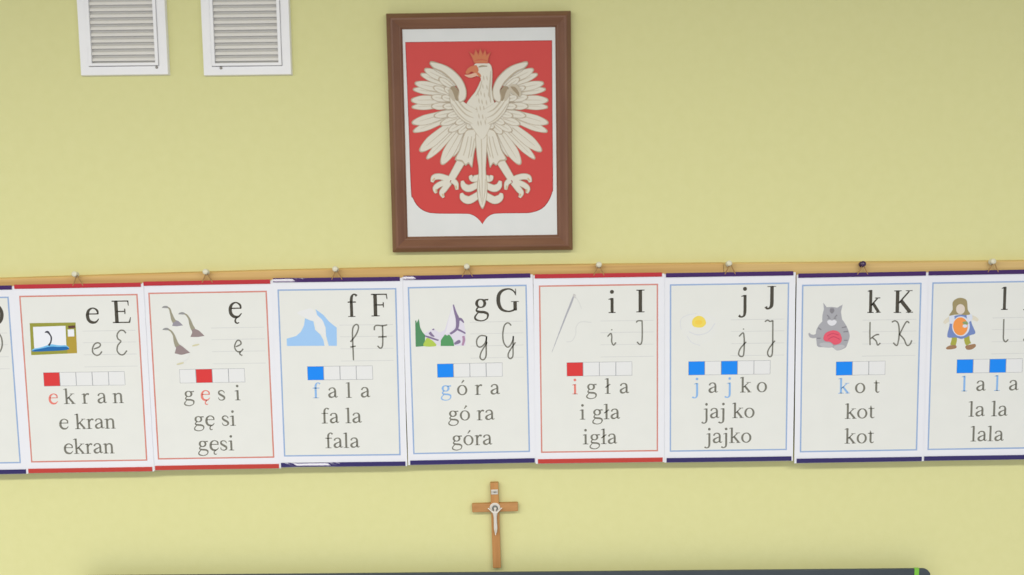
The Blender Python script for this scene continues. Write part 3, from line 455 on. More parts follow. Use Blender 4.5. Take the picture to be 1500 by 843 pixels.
 ('feather',63,'feather','line',[(33.45,31.27,5.59),(51.54,23.83,8.7),(69.65,16.39,11.44),(85.6,9.83,12.43),(97.2,5.06,8.95),(103.01,2.67,4.97),(105.91,1.48,0.99)]),
 ('feather',62,'feather_shade','line',[(-56.09,23.95,1.58),(-95.91,8.7,0.56)]),
 ('feather',63,'feather_shade','line',[(55.16,22.34,1.58),(95.03,5.95,0.56)]),
 ('feather',64,'feather_edge','line',[(-38.65,38.81,8.42),(-55.69,32.18,12.09),(-73.01,26.4,15.32),(-88.55,22.33,16.5),(-100.01,19.86,12.38),(-107.38,18.23,7.68),(-110.33,17.64,2.98)]),
 ('feather',65,'feather_edge','line',[(37.66,37.7,8.42),(54.72,30.58,12.09),(72.05,24.31,15.32),(87.61,19.79,16.5),(99.06,16.99,12.38),(106.44,15.15,7.68),(109.38,14.48,2.98)]),
 ('feather',64,'feather','line',[(-38.65,38.81,6.61),(-55.69,32.18,10.28),(-73.01,26.4,13.51),(-88.55,22.33,14.69),(-100.01,19.86,10.58),(-105.76,18.71,5.88),(-108.64,18.14,1.18)]),
 ('feather',65,'feather','line',[(37.66,37.7,6.61),(54.72,30.58,10.28),(72.05,24.31,13.51),(87.61,19.79,14.69),(99.06,16.99,10.58),(104.82,15.68,5.88),(107.7,15.03,1.18)]),
 ('feather',64,'feather_shade','line',[(-59.13,30.95,1.58),(-97.89,20.41,0.56)]),
 ('feather',65,'feather_shade','line',[(58.17,29.26,1.58),(96.94,17.61,0.56)]),
 ('feather',66,'feather_edge','line',[(-45.05,46.47,6.38),(-60.79,45.62,8.93),(-76.52,44.76,11.16),(-90.38,44.01,11.98),(-100.45,43.46,9.13),(-107.17,43.1,5.88),(-109.76,42.96,2.62)]),
 ('feather',67,'feather_edge','line',[(44.02,45.18,6.38),(59.75,43.87,8.93),(75.49,42.56,11.16),(89.33,41.41,11.98),(99.4,40.57,9.13),(106.11,40.02,5.88),(108.7,39.8,2.62)]),
 ('feather',66,'feather','line',[(-45.05,46.47,4.58),(-60.79,45.62,7.12),(-76.52,44.76,9.36),(-90.38,44.01,10.17),(-100.45,43.46,7.32),(-105.49,43.19,4.07),(-108.01,43.05,0.81)]),
 ('feather',67,'feather','line',[(44.02,45.18,4.58),(59.75,43.87,7.12),(75.49,42.56,9.36),(89.33,41.41,10.17),(99.4,40.57,7.32),(104.44,40.16,4.07),(106.95,39.95,0.81)]),
 ('feather',66,'feather_shade','line',[(-63.93,45.45,1.58),(-98.56,43.57,0.56)]),
 ('feather',67,'feather_shade','line',[(62.9,43.61,1.58),(97.51,40.73,0.56)]),
 ('feather',68,'feather_edge','line',[(-47.08,54.06,7.91),(-62.51,54.02,11.3),(-77.95,53.97,14.28),(-91.54,53.93,15.37),(-101.42,53.9,11.57),(-108.04,53.88,7.23),(-110.58,53.87,2.89)]),
 ('feather',69,'feather_edge','line',[(46.01,52.71,7.91),(61.44,52.22,11.3),(76.87,51.73,14.28),(90.45,51.29,15.37),(100.32,50.98,11.57),(106.93,50.76,7.23),(109.47,50.68,2.89)]),
 ('feather',68,'feather','line',[(-47.08,54.06,6.1),(-62.51,54.02,9.49),(-77.95,53.97,12.48),(-91.54,53.93,13.56),(-101.42,53.9,9.76),(-106.36,53.88,5.42),(-108.83,53.88,1.08)]),
 ('feather',69,'feather','line',[(46.01,52.71,6.1),(61.44,52.22,9.49),(76.87,51.73,12.48),(90.45,51.29,13.56),(100.32,50.98,9.76),(105.26,50.82,5.42),(107.72,50.74,1.08)]),
 ('feather',68,'feather_shade','line',[(-65.6,54.01,1.58),(-99.57,53.9,0.56)]),
 ('feather',69,'feather_shade','line',[(64.53,52.12,1.58),(98.47,51.04,0.56)]),
 ('feather',13,'feather_edge','line',[(-44.71,62.66,6.38),(-59.82,64.77,8.93),(-74.92,66.87,11.16),(-88.21,68.73,11.98),(-97.87,70.07,9.13),(-104.36,70.98,5.88),(-106.85,71.33,2.62)]),
 ('feather',14,'feather_edge','line',[(43.61,61.38,6.38),(58.7,63.05,8.93),(73.78,64.71,11.16),(87.05,66.18,11.98),(96.7,67.25,9.13),(103.18,67.96,5.88),(105.66,68.24,2.62)]),
 ('feather',13,'feather','line',[(-44.71,62.66,4.58),(-59.82,64.77,7.12),(-74.92,66.87,9.36),(-88.21,68.73,10.17),(-97.87,70.07,7.32),(-102.7,70.75,4.07),(-105.12,71.09,0.81)]),
 ('feather',14,'feather','line',[(43.61,61.38,4.58),(58.7,63.05,7.12),(73.78,64.71,9.36),(87.05,66.18,10.17),(96.7,67.25,7.32),(101.53,67.78,4.07),(103.94,68.05,0.81)]),
 ('feather',13,'feather_shade','line',[(-62.84,65.19,1.58),(-96.06,69.82,0.56)]),
 ('feather',14,'feather_shade','line',[(61.72,63.38,1.58),(94.89,67.05,0.56)]),
 ('feather',15,'feather_edge','line',[(-42.44,66.94,7.4),(-57.37,70.39,10.51),(-72.31,73.84,13.24),(-85.44,76.87,14.24),(-94.99,79.08,10.76),(-101.39,80.56,6.78),(-103.85,81.13,2.8)]),
 ('feather',16,'feather_edge','line',[(41.32,65.72,7.4),(56.23,68.74,10.51),(71.14,71.75,13.24),(84.25,74.41,14.24),(93.78,76.33,10.76),(100.17,77.63,6.78),(102.62,78.12,2.8)]),
 ('feather',15,'feather','line',[(-42.44,66.94,5.59),(-57.37,70.39,8.7),(-72.31,73.84,11.44),(-85.44,76.87,12.43),(-94.99,79.08,8.95),(-99.76,80.18,4.97),(-102.15,80.73,0.99)]),
 ('feather',16,'feather','line',[(41.32,65.72,5.59),(56.23,68.74,8.7),(71.14,71.75,11.44),(84.25,74.41,12.43),(93.78,76.33,8.95),(98.54,77.3,4.97),(100.93,77.78,0.99)]),
 ('feather',15,'feather_shade','line',[(-60.36,71.08,1.58),(-93.2,78.67,0.56)]),
 ('feather',16,'feather_shade','line',[(59.21,69.34,1.58),(91.99,75.97,0.56)]),
 ('feather',17,'feather_edge','line',[(-40.12,73.37,6.38),(-53.24,78.68,8.93),(-66.35,83.98,11.16),(-77.88,88.64,11.98),(-86.26,92.03,9.13),(-91.99,94.35,5.88),(-94.15,95.22,2.62)]),
 ('feather',18,'feather_edge','line',[(38.97,72.22,6.38),(52.06,77.15,8.93),(65.14,82.06,11.16),(76.64,86.39,11.98),(84.99,89.53,9.13),(90.71,91.68,5.88),(92.86,92.49,2.62)]),
 ('feather',17,'feather','line',[(-40.12,73.37,4.58),(-53.24,78.68,7.12),(-66.35,83.98,9.36),(-77.88,88.64,10.17),(-86.26,92.03,7.32),(-90.45,93.72,4.07),(-92.54,94.57,0.81)]),
 ('feather',18,'feather','line',[(38.97,72.22,4.58),(52.06,77.15,7.12),(65.14,82.06,9.36),(76.64,86.39,10.17),(84.99,89.53,7.32),(89.17,91.1,4.07),(91.26,91.89,0.81)]),
 ('feather',17,'feather_shade','line',[(-55.86,79.74,1.58),(-84.69,91.4,0.56)]),
 ('feather',18,'feather_shade','line',[(54.67,78.13,1.58),(83.43,88.94,0.56)]),
 ('feather',19,'feather_edge','line',[(-37.85,77.65,7.4),(-49.99,83.74,10.51),(-62.13,89.83,13.24),(-72.8,95.19,14.24),(-80.55,99.08,10.76),(-85.91,101.77,6.78),(-87.91,102.77,2.8)]),
 ('feather',20,'feather_edge','line',[(36.68,76.56,7.4),(48.79,82.3,10.51),(60.89,88.04,13.24),(71.53,93.08,14.24),(79.26,96.74,10.76),(84.61,99.28,6.78),(86.6,100.22,2.8)]),
 ('feather',19,'feather','line',[(-37.85,77.65,5.59),(-49.99,83.74,8.7),(-62.13,89.83,11.44),(-72.8,95.19,12.43),(-80.55,99.08,8.95),(-84.43,101.02,4.97),(-86.37,102.0,0.99)]),
 ('feather',20,'feather','line',[(36.68,76.56,5.59),(48.79,82.3,8.7),(60.89,88.04,11.44),(71.53,93.08,12.43),(79.26,96.74,8.95),(83.13,98.58,4.97),(85.06,99.49,0.99)]),
 ('feather',19,'feather_shade','line',[(-52.42,84.96,1.58),(-79.1,98.35,0.56)]),
 ('feather',20,'feather_shade','line',[(51.21,83.45,1.58),(77.81,96.06,0.56)]),
 ('feather',21,'feather_edge','line',[(-33.36,84.04,7.4),(-44.39,91.18,10.51),(-55.4,98.32,13.24),(-65.09,104.6,14.24),(-72.13,109.17,10.76),(-77.04,112.35,6.78),(-78.85,113.53,2.8)]),
 ('feather',22,'feather_edge','line',[(32.16,83.08,7.4),(43.15,89.91,10.51),(54.13,96.73,13.24),(63.78,102.72,14.24),(70.8,107.08,10.76),(75.69,110.11,6.78),(77.5,111.24,2.8)]),
 ('feather',21,'feather','line',[(-33.36,84.04,5.59),(-44.39,91.18,8.7),(-55.4,98.32,11.44),(-65.09,104.6,12.43),(-72.13,109.17,8.95),(-75.65,111.45,4.97),(-77.41,112.59,0.99)]),
 ('feather',22,'feather','line',[(32.16,83.08,5.59),(43.15,89.91,8.7),(54.13,96.73,11.44),(63.78,102.72,12.43),(70.8,107.08,8.95),(74.3,109.25,4.97),(76.06,110.34,0.99)]),
 ('feather',21,'feather_shade','line',[(-46.59,92.61,1.58),(-70.81,108.31,0.56)]),
 ('feather',22,'feather_shade','line',[(45.35,91.27,1.58),(69.48,106.26,0.56)]),
 ('feather',23,'feather_edge','line',[(-10.71,12.39,5.88),(-13.52,8.36,8.14),(-16.34,4.32,10.12),(-18.82,0.77,10.85),(-20.62,-1.82,8.32),(-22.48,-4.49,5.42),(-22.97,-5.19,2.53)]),
 ('feather',24,'feather_edge','line',[(9.84,12.09,5.88),(12.67,7.98,8.14),(15.51,3.86,10.12),(18.0,0.24,10.85),(19.82,-2.4,8.32),(21.69,-5.12,5.42),(22.19,-5.84,2.53)]),
 ('feather',23,'feather','line',[(-10.71,12.39,4.07),(-13.52,8.36,6.33),(-16.34,4.32,8.32),(-18.82,0.77,9.04),(-20.62,-1.82,6.51),(-21.52,-3.11,3.62),(-21.97,-3.76,0.72)]),
 ('feather',24,'feather','line',[(9.84,12.09,4.07),(12.67,7.98,6.33),(15.51,3.86,8.32),(18.0,0.24,9.04),(19.82,-2.4,6.51),(20.73,-3.72,3.62),(21.18,-4.38,0.72)]),
 ('feather',23,'feather_shade','line',[(-14.08,7.55,1.58),(-20.28,-1.33,0.56)]),
 ('feather',24,'feather_shade','line',[(13.24,7.16,1.58),(19.48,-1.9,0.56)]),
 ('feather',25,'feather_edge','line',[(-15.0,16.79,6.38),(-20.01,12.79,8.93),(-25.02,8.79,11.16),(-29.43,5.27,11.98),(-32.64,2.71,9.13),(-35.56,0.37,5.88),(-36.41,-0.31,2.62)]),
 ('feather',26,'feather_edge','line',[(14.12,16.37,6.38),(19.14,12.23,8.93),(24.17,8.09,11.16),(28.59,4.44,11.98),(31.81,1.78,9.13),(34.74,-0.64,5.88),(35.6,-1.35,2.62)]),
 ('feather',25,'feather','line',[(-15.0,16.79,4.58),(-20.01,12.79,7.12),(-25.02,8.79,9.36),(-29.43,5.27,10.17),(-32.64,2.71,7.32),(-34.24,1.42,4.07),(-35.04,0.78,0.81)]),
 ('feather',26,'feather','line',[(14.12,16.37,4.58),(19.14,12.23,7.12),(24.17,8.09,9.36),(28.59,4.44,10.17),(31.81,1.78,7.32),(33.42,0.45,4.07),(34.23,-0.21,0.81)]),
 ('feather',25,'feather_shade','line',[(-21.01,11.99,1.58),(-32.03,3.19,0.56)]),
 ('feather',26,'feather_shade','line',[(20.15,11.4,1.58),(31.21,2.28,0.56)]),
 ('feather',27,'feather_edge','line',[(-20.4,21.21,6.38),(-27.87,16.98,8.93),(-35.35,12.74,11.16),(-41.94,9.01,11.98),(-46.73,6.3,9.13),(-50.59,4.11,5.88),(-51.85,3.4,2.62)]),
 ('feather',28,'feather_edge','line',[(19.49,20.63,6.38),(26.98,16.19,8.93),(34.48,11.74,11.16),(41.08,7.82,11.98),(45.88,4.97,9.13),(49.75,2.67,5.88),(51.01,1.92,2.62)]),
 ('feather',27,'feather','line',[(-20.4,21.21,4.58),(-27.87,16.98,7.12),(-35.35,12.74,9.36),(-41.94,9.01,10.17),(-46.73,6.3,7.32),(-49.12,4.94,4.07),(-50.32,4.26,0.81)]),
 ('feather',28,'feather','line',[(19.49,20.63,4.58),(26.98,16.19,7.12),(34.48,11.74,9.36),(41.08,7.82,10.17),(45.88,4.97,7.32),(48.28,3.54,4.07),(49.48,2.83,0.81)]),
 ('feather',27,'feather_shade','line',[(-29.37,16.13,1.58),(-45.83,6.81,0.56)]),
 ('feather',28,'feather_shade','line',[(28.48,15.3,1.58),(44.98,5.5,0.56)]),
 ('feather',29,'feather_edge','line',[(-25.74,27.79,6.38),(-35.11,24.67,8.93),(-44.48,21.56,11.16),(-52.73,18.81,11.98),(-58.73,16.81,9.13),(-63.33,15.28,5.88),(-64.9,14.76,2.62)]),
 ('feather',30,'feather_edge','line',[(24.8,27.06,6.38),(34.18,23.68,8.93),(43.56,20.29,11.16),(51.82,17.31,11.98),(57.83,15.14,9.13),(62.44,13.47,5.88),(64.01,12.91,2.62)]),
 ('feather',29,'feather','line',[(-25.74,27.79,4.58),(-35.11,24.67,7.12),(-44.48,21.56,9.36),(-52.73,18.81,10.17),(-58.73,16.81,7.32),(-61.73,15.81,4.07),(-63.23,15.32,0.81)]),
 ('feather',30,'feather','line',[(24.8,27.06,4.58),(34.18,23.68,7.12),(43.56,20.29,9.36),(51.82,17.31,10.17),(57.83,15.14,7.32),(60.84,14.05,4.07),(62.34,13.51,0.81)]),
 ('feather',29,'feather_shade','line',[(-36.98,24.05,1.58),(-57.61,17.19,0.56)]),
 ('feather',30,'feather_shade','line',[(36.06,23.0,1.58),(56.71,15.54,0.56)]),
 ('feather',31,'feather_edge','line',[(-32.15,35.47,6.38),(-42.31,33.72,8.93),(-52.47,31.97,11.16),(-61.41,30.43,11.98),(-67.92,29.31,9.13),(-72.83,28.46,5.88),(-74.52,28.17,2.62)]),
 ('feather',32,'feather_edge','line',[(31.18,34.55,6.38),(41.34,32.51,8.93),(51.5,30.47,11.16),(60.45,28.67,11.98),(66.95,27.36,9.13),(71.87,26.38,5.88),(73.56,26.04,2.62)]),
 ('feather',31,'feather','line',[(-32.15,35.47,4.58),(-42.31,33.72,7.12),(-52.47,31.97,9.36),(-61.41,30.43,10.17),(-67.92,29.31,7.32),(-71.17,28.75,4.07),(-72.8,28.47,0.81)]),
 ('feather',32,'feather','line',[(31.18,34.55,4.58),(41.34,32.51,7.12),(51.5,30.47,9.36),(60.45,28.67,10.17),(66.95,27.36,7.32),(70.21,26.71,4.07),(71.83,26.38,0.81)]),
 ('feather',31,'feather_shade','line',[(-44.34,33.37,1.58),(-66.7,29.52,0.56)]),
 ('feather',32,'feather_shade','line',[(43.37,32.1,1.58),(65.73,27.61,0.56)]),
 ('feather',35,'feather_edge','line',[(-38.54,44.21,6.38),(-48.11,44.08,8.93),(-57.68,43.95,11.16),(-66.1,43.83,11.98),(-72.23,43.75,9.13),(-76.97,43.68,5.88),(-78.57,43.66,2.62)]),
 ('feather',36,'feather_edge','line',[(37.52,43.11,6.38),(47.09,42.7,8.93),(56.66,42.3,11.16),(65.07,41.94,11.98),(71.2,41.67,9.13),(75.94,41.47,5.88),(77.54,41.4,2.62)]),
 ('feather',35,'feather','line',[(-38.54,44.21,4.58),(-48.11,44.08,7.12),(-57.68,43.95,9.36),(-66.1,43.83,10.17),(-72.23,43.75,7.32),(-75.29,43.71,4.07),(-76.82,43.69,0.81)]),
 ('feather',36,'feather','line',[(37.52,43.11,4.58),(47.09,42.7,7.12),(56.66,42.3,9.36),(65.07,41.94,10.17),(71.2,41.67,7.32),(74.26,41.54,4.07),(75.79,41.48,0.81)]),
 ('feather',35,'feather_shade','line',[(-50.02,44.05,1.58),(-71.08,43.76,0.56)]),
 ('feather',36,'feather_shade','line',[(49.0,42.62,1.58),(70.05,41.72,0.56)]),
 ('feather',37,'feather_edge','line',[(-42.73,52.92,6.38),(-51.17,54.39,8.93),(-59.6,55.86,11.16),(-67.03,57.16,11.98),(-72.42,58.1,9.13),(-76.77,58.86,5.88),(-78.19,59.11,2.62)]),
 ('feather',38,'feather_edge','line',[(41.67,51.7,6.38),(50.1,52.92,8.93),(58.53,54.15,11.16),(65.94,55.23,11.98),(71.33,56.02,9.13),(75.67,56.65,5.88),(77.09,56.85,2.62)]),
 ('feather',37,'feather','line',[(-42.73,52.92,4.58),(-51.17,54.39,7.12),(-59.6,55.86,9.36),(-67.03,57.16,10.17),(-72.42,58.1,7.32),(-75.12,58.57,4.07),(-76.47,58.81,0.81)]),
 ('feather',38,'feather','line',[(41.67,51.7,4.58),(50.1,52.92,7.12),(58.53,54.15,9.36),(65.94,55.23,10.17),(71.33,56.02,7.32),(74.02,56.41,4.07),(75.37,56.6,0.81)]),
 ('feather',37,'feather_shade','line',[(-52.86,54.69,1.58),(-71.41,57.92,0.56)]),
 ('feather',38,'feather_shade','line',[(51.78,53.17,1.58),(70.32,55.87,0.56)]),
 ('feather',39,'feather_edge','line',[(-42.55,61.55,5.88),(-50.13,64.63,8.14),(-57.71,67.7,10.12),(-64.37,70.41,10.85),(-69.22,72.37,8.32),(-73.19,73.98,5.42),(-74.46,74.5,2.53)]),
 ('feather',40,'feather_edge','line',[(41.45,60.33,5.88),(49.02,63.19,8.14),(56.57,66.04,10.12),(63.22,68.55,10.85),(68.06,70.38,8.32),(72.02,71.87,5.42),(73.29,72.35,2.53)]),
 ('feather',39,'feather','line',[(-42.55,61.55,4.07),(-50.13,64.63,6.33),(-57.71,67.7,8.32),(-64.37,70.41,9.04),(-69.22,72.37,6.51),(-71.64,73.36,3.62),(-72.85,73.85,0.72)]),
 ('feather',40,'feather','line',[(41.45,60.33,4.07),(49.02,63.19,6.33),(56.57,66.04,8.32),(63.22,68.55,9.04),(68.06,70.38,6.51),(70.47,71.29,3.62),(71.68,71.75,0.72)]),
 ('feather',39,'feather_shade','line',[(-51.65,65.24,1.58),(-68.31,72.0,0.56)]),
 ('feather',40,'feather_shade','line',[(50.53,63.76,1.58),(67.15,70.04,0.56)]),
 ('feather',41,'feather_edge','line',[(-39.1,70.13,5.88),(-45.28,74.52,8.14),(-51.46,78.92,10.12),(-56.9,82.79,10.85),(-60.85,85.6,8.32),(-64.18,87.97,5.42),(-65.22,88.71,2.53)]),
 ('feather',42,'feather_edge','line',[(37.96,69.01,5.88),(44.12,73.22,8.14),(50.28,77.44,10.12),(55.7,81.15,10.85),(59.63,83.84,8.32),(62.95,86.11,5.42),(63.99,86.82,2.53)]),
 ('feather',41,'feather','line',[(-39.1,70.13,4.07),(-45.28,74.52,6.33),(-51.46,78.92,8.32),(-56.9,82.79,9.04),(-60.85,85.6,6.51),(-62.82,87.0,3.62),(-63.81,87.71,0.72)]),
 ('feather',42,'feather','line',[(37.96,69.01,4.07),(44.12,73.22,6.33),(50.28,77.44,8.32),(55.7,81.15,9.04),(59.63,83.84,6.51),(61.6,85.19,3.62),(62.58,85.86,0.72)]),
 ('feather',41,'feather_shade','line',[(-46.52,75.4,1.58),(-60.11,85.07,0.56)]),
 ('feather',42,'feather_shade','line',[(45.35,74.07,1.58),(58.89,83.34,0.56)]),
 ('feather',43,'feather_edge','line',[(-8.4,18.87,5.88),(-11.72,16.47,8.14),(-15.06,14.08,10.12),(-17.99,11.97,10.85),(-20.12,10.44,8.32),(-22.55,8.69,5.42),(-23.14,8.27,2.53)]),
 ('feather',44,'feather_edge','line',[(7.5,18.64,5.88),(10.84,16.15,8.14),(14.18,13.66,10.12),(17.12,11.47,10.85),(19.26,9.87,8.32),(21.7,8.05,5.42),(22.3,7.61,2.53)]),
 ('feather',43,'feather','line',[(-8.4,18.87,4.07),(-11.72,16.47,6.33),(-15.06,14.08,8.32),(-17.99,11.97,9.04),(-20.12,10.44,6.51),(-21.19,9.67,3.62),(-21.72,9.29,0.72)]),
 ('feather',44,'feather','line',[(7.5,18.64,4.07),(10.84,16.15,6.33),(14.18,13.66,8.32),(17.12,11.47,9.04),(19.26,9.87,6.51),(20.33,9.07,3.62),(20.87,8.68,0.72)]),
 ('feather',43,'feather_shade','line',[(-12.39,15.99,1.58),(-19.72,10.73,0.56)]),
 ('feather',44,'feather_shade','line',[(11.51,15.65,1.58),(18.86,10.17,0.56)]),
 ('feather',45,'feather_edge','line',[(-17.03,25.5,5.88),(-22.55,23.14,8.14),(-28.07,20.78,10.12),(-32.93,18.7,10.85),(-36.46,17.19,8.32),(-39.78,15.77,5.42),(-40.73,15.36,2.53)]),
 ('feather',46,'feather_edge','line',[(16.1,25.02,5.88),(21.63,22.5,8.14),(27.16,19.98,10.12),(32.03,17.76,10.85),(35.57,16.15,8.32),(38.89,14.64,5.42),(39.84,14.2,2.53)]),
 ('feather',45,'feather','line',[(-17.03,25.5,4.07),(-22.55,23.14,6.33),(-28.07,20.78,8.32),(-32.93,18.7,9.04),(-36.46,17.19,6.51),(-38.23,16.43,3.62),(-39.12,16.05,0.72)]),
 ('feather',46,'feather','line',[(16.1,25.02,4.07),(21.63,22.5,6.33),(27.16,19.98,8.32),(32.03,17.76,9.04),(35.57,16.15,6.51),(37.34,15.34,3.62),(38.23,14.94,0.72)]),
 ('feather',45,'feather_shade','line',[(-23.65,22.67,1.58),(-35.8,17.47,0.56)]),
 ('feather',46,'feather_shade','line',[(22.74,22.0,1.58),(34.91,16.45,0.56)]),
 ('feather',47,'feather_edge','line',[(-25.63,33.21,5.88),(-32.22,31.95,8.14),(-38.82,30.69,10.12),(-44.62,29.58,10.85),(-48.84,28.77,8.32),(-52.6,28.06,5.42),(-53.72,27.84,2.53)]),
 ('feather',48,'feather_edge','line',[(24.67,32.48,5.88),(31.27,31.03,8.14),(37.86,29.58,10.12),(43.67,28.31,10.85),(47.89,27.38,8.32),(51.65,26.55,5.42),(52.78,26.3,2.53)]),
 ('feather',47,'feather','line',[(-25.63,33.21,4.07),(-32.22,31.95,6.33),(-38.82,30.69,8.32),(-44.62,29.58,9.04),(-48.84,28.77,6.51),(-50.95,28.37,3.62),(-52.0,28.17,0.72)]),
 ('feather',48,'feather','line',[(24.67,32.48,4.07),(31.27,31.03,6.33),(37.86,29.58,8.32),(43.67,28.31,9.04),(47.89,27.38,6.51),(50.0,26.92,3.62),(51.05,26.68,0.72)]),
 ('feather',47,'feather_shade','line',[(-33.54,31.7,1.58),(-48.05,28.93,0.56)]),
 ('feather',48,'feather_shade','line',[(32.58,30.74,1.58),(47.1,27.55,0.56)]),
 ('feather',49,'feather_edge','line',[(-34.19,43.07,5.88),(-40.2,43.16,8.14),(-46.21,43.24,10.12),(-51.5,43.32,10.85),(-55.35,43.37,8.32),(-58.95,43.43,5.42),(-59.99,43.44,2.53)]),
 ('feather',50,'feather_edge','line',[(33.18,42.09,5.88),(39.19,42.01,8.14),(45.2,41.92,10.12),(50.49,41.84,10.85),(54.33,41.79,8.32),(57.93,41.74,5.42),(58.96,41.72,2.53)]),
 ('feather',49,'feather','line',[(-34.19,43.07,4.07),(-40.2,43.16,6.33),(-46.21,43.24,8.32),(-51.5,43.32,9.04),(-55.35,43.37,6.51),(-57.28,43.4,3.62),(-58.24,43.42,0.72)]),
 ('feather',50,'feather','line',[(33.18,42.09,4.07),(39.19,42.01,6.33),(45.2,41.92,8.32),(50.49,41.84,9.04),(54.33,41.79,6.51),(56.25,41.76,3.62),(57.22,41.75,0.72)]),
 ('feather',49,'feather_shade','line',[(-41.4,43.17,1.58),(-54.63,43.36,0.56)]),
 ('feather',50,'feather_shade','line',[(40.39,41.99,1.58),(53.61,41.8,0.56)]),
 ('feather',51,'feather_edge','line',[(-40.55,52.89,5.88),(-45.43,54.31,8.14),(-50.32,55.73,10.12),(-54.62,56.98,10.85),(-57.75,57.89,8.32),(-60.92,58.81,5.42),(-61.76,59.06,2.53)]),
 ('feather',52,'feather_edge','line',[(39.49,51.73,5.88),(44.37,53.01,8.14),(49.25,54.29,10.12),(53.54,55.41,10.85),(56.66,56.23,8.32),(59.82,57.06,5.42),(60.67,57.28,2.53)]),
 ('feather',51,'feather','line',[(-40.55,52.89,4.07),(-45.43,54.31,6.33),(-50.32,55.73,8.32),(-54.62,56.98,9.04),(-57.75,57.89,6.51),(-59.31,58.34,3.62),(-60.09,58.57,0.72)]),
 ('feather',52,'feather','line',[(39.49,51.73,4.07),(44.37,53.01,6.33),(49.25,54.29,8.32),(53.54,55.41,9.04),(56.66,56.23,6.51),(58.22,56.64,3.62),(59.0,56.84,0.72)]),
 ('feather',51,'feather_shade','line',[(-46.41,54.59,1.58),(-57.16,57.72,0.56)]),
 ('feather',52,'feather_shade','line',[(45.34,53.26,1.58),(56.07,56.07,0.56)]),
 ('feather',53,'feather_edge','line',[(-40.39,60.44,5.37),(-44.15,63.46,7.34),(-47.91,66.48,9.09),(-51.21,69.14,9.72),(-53.62,71.07,7.5),(-56.11,73.08,4.97),(-56.77,73.6,2.44)]),
 ('feather',54,'feather_edge','line',[(39.3,59.29,5.37),(43.04,62.2,7.34),(46.78,65.11,9.09),(50.08,67.67,9.72),(52.47,69.53,7.5),(54.96,71.46,4.97),(55.61,71.97,2.44)]),
 ('feather',53,'feather','line',[(-40.39,60.44,3.56),(-44.15,63.46,5.54),(-47.91,66.48,7.28),(-51.21,69.14,7.91),(-53.62,71.07,5.7),(-54.82,72.04,3.16),(-55.42,72.52,0.63)]),
 ('feather',54,'feather','line',[(39.3,59.29,3.56),(43.04,62.2,5.54),(46.78,65.11,7.28),(50.08,67.67,7.91),(52.47,69.53,5.7),(53.67,70.46,3.16),(54.26,70.92,0.63)]),
 ('feather',53,'feather_shade','line',[(-44.9,64.07,1.58),(-53.17,70.71,0.56)]),
 ('feather',54,'feather_shade','line',[(43.79,62.78,1.58),(52.02,69.18,0.56)]),
 ('leg',70,'feather_edge','line',[(-30.41,-41.83,14.46),(-40.66,-59.2,13.33),(-49.79,-74.44,12.2)]),
 ('leg',71,'feather_edge','line',[(29.79,-42.68,14.46),(40.12,-60.35,13.33),(49.31,-75.85,12.2)]),
 ('leg',70,'feather_edge','line',[(-49.79,-74.44,11.07),(-65.1,-68.73,10.51),(-76.14,-69.68,9.94),(-79.62,-77.32,5.42)]),
 ('leg',71,'feather_edge','line',[(49.31,-75.85,11.07),(64.59,-70.57,10.51),(75.63,-71.83,9.94),(79.14,-79.57,5.42)]),
 ('leg',70,'feather_edge','line',[(-50.94,-76.63,11.07),(-66.47,-80.8,9.94),(-74.89,-87.29,8.81),(-73.41,-95.02,4.86)]),
 ('leg',71,'feather_edge','line',[(50.47,-78.06,11.07),(66.01,-82.68,9.94),(74.46,-89.4,8.81),(73.01,-97.09,4.86)]),
 ('leg',70,'feather_edge','line',[(-52.07,-77.71,11.07),(-60.02,-88.6,10.51),(-64.58,-95.14,8.81),(-61.43,-102.36,4.86)]),
 ('leg',71,'feather_edge','line',[(51.6,-79.18,11.07),(59.6,-90.29,10.51),(64.19,-96.96,8.81),(61.07,-104.08,4.86)]),
 ('leg',70,'feather_edge','line',[(-47.59,-74.48,9.94),(-41.09,-80.06,8.81),(-39.64,-89.99,5.42)]),
 ('leg',71,'feather_edge','line',[(47.11,-75.82,9.94),(40.64,-81.22,8.81),(39.24,-91.1,5.42)]),
 ('leg',70,'feather','line',[(-30.41,-41.83,12.43),(-40.66,-59.2,11.3),(-49.79,-74.44,10.17)]),
 ('leg',71,'feather','line',[(29.79,-42.68,12.43),(40.12,-60.35,11.3),(49.31,-75.85,10.17)]),
 ('leg',70,'feather','line',[(-49.79,-74.44,9.04),(-65.1,-68.73,8.47),(-76.14,-69.68,7.91),(-79.62,-77.32,3.39)]),
 ('leg',71,'feather','line',[(49.31,-75.85,9.04),(64.59,-70.57,8.47),(75.63,-71.83,7.91),(79.14,-79.57,3.39)]),
 ('leg',70,'feather','line',[(-50.94,-76.63,9.04),(-66.47,-80.8,7.91),(-74.89,-87.29,6.78),(-73.41,-95.02,2.82)]),
 ('leg',71,'feather','line',[(50.47,-78.06,9.04),(66.01,-82.68,7.91),(74.46,-89.4,6.78),(73.01,-97.09,2.82)]),
 ('leg',70,'feather','line',[(-52.07,-77.71,9.04),(-60.02,-88.6,8.47),(-64.58,-95.14,6.78),(-61.43,-102.36,2.82)]),
 ('leg',71,'feather','line',[(51.6,-79.18,9.04),(59.6,-90.29,8.47),(64.19,-96.96,6.78),(61.07,-104.08,2.82)]),
 ('leg',70,'feather','line',[(-47.59,-74.48,7.91),(-41.09,-80.06,6.78),(-39.64,-89.99,3.39)]),
 ('leg',71,'feather','line',[(47.11,-75.82,7.91),(40.64,-81.22,6.78),(39.24,-91.1,3.39)]),
 ('claw',2,'claw','line',[(-75.06,-70.79,2.26),(-79.02,-75.13,1.69)]),
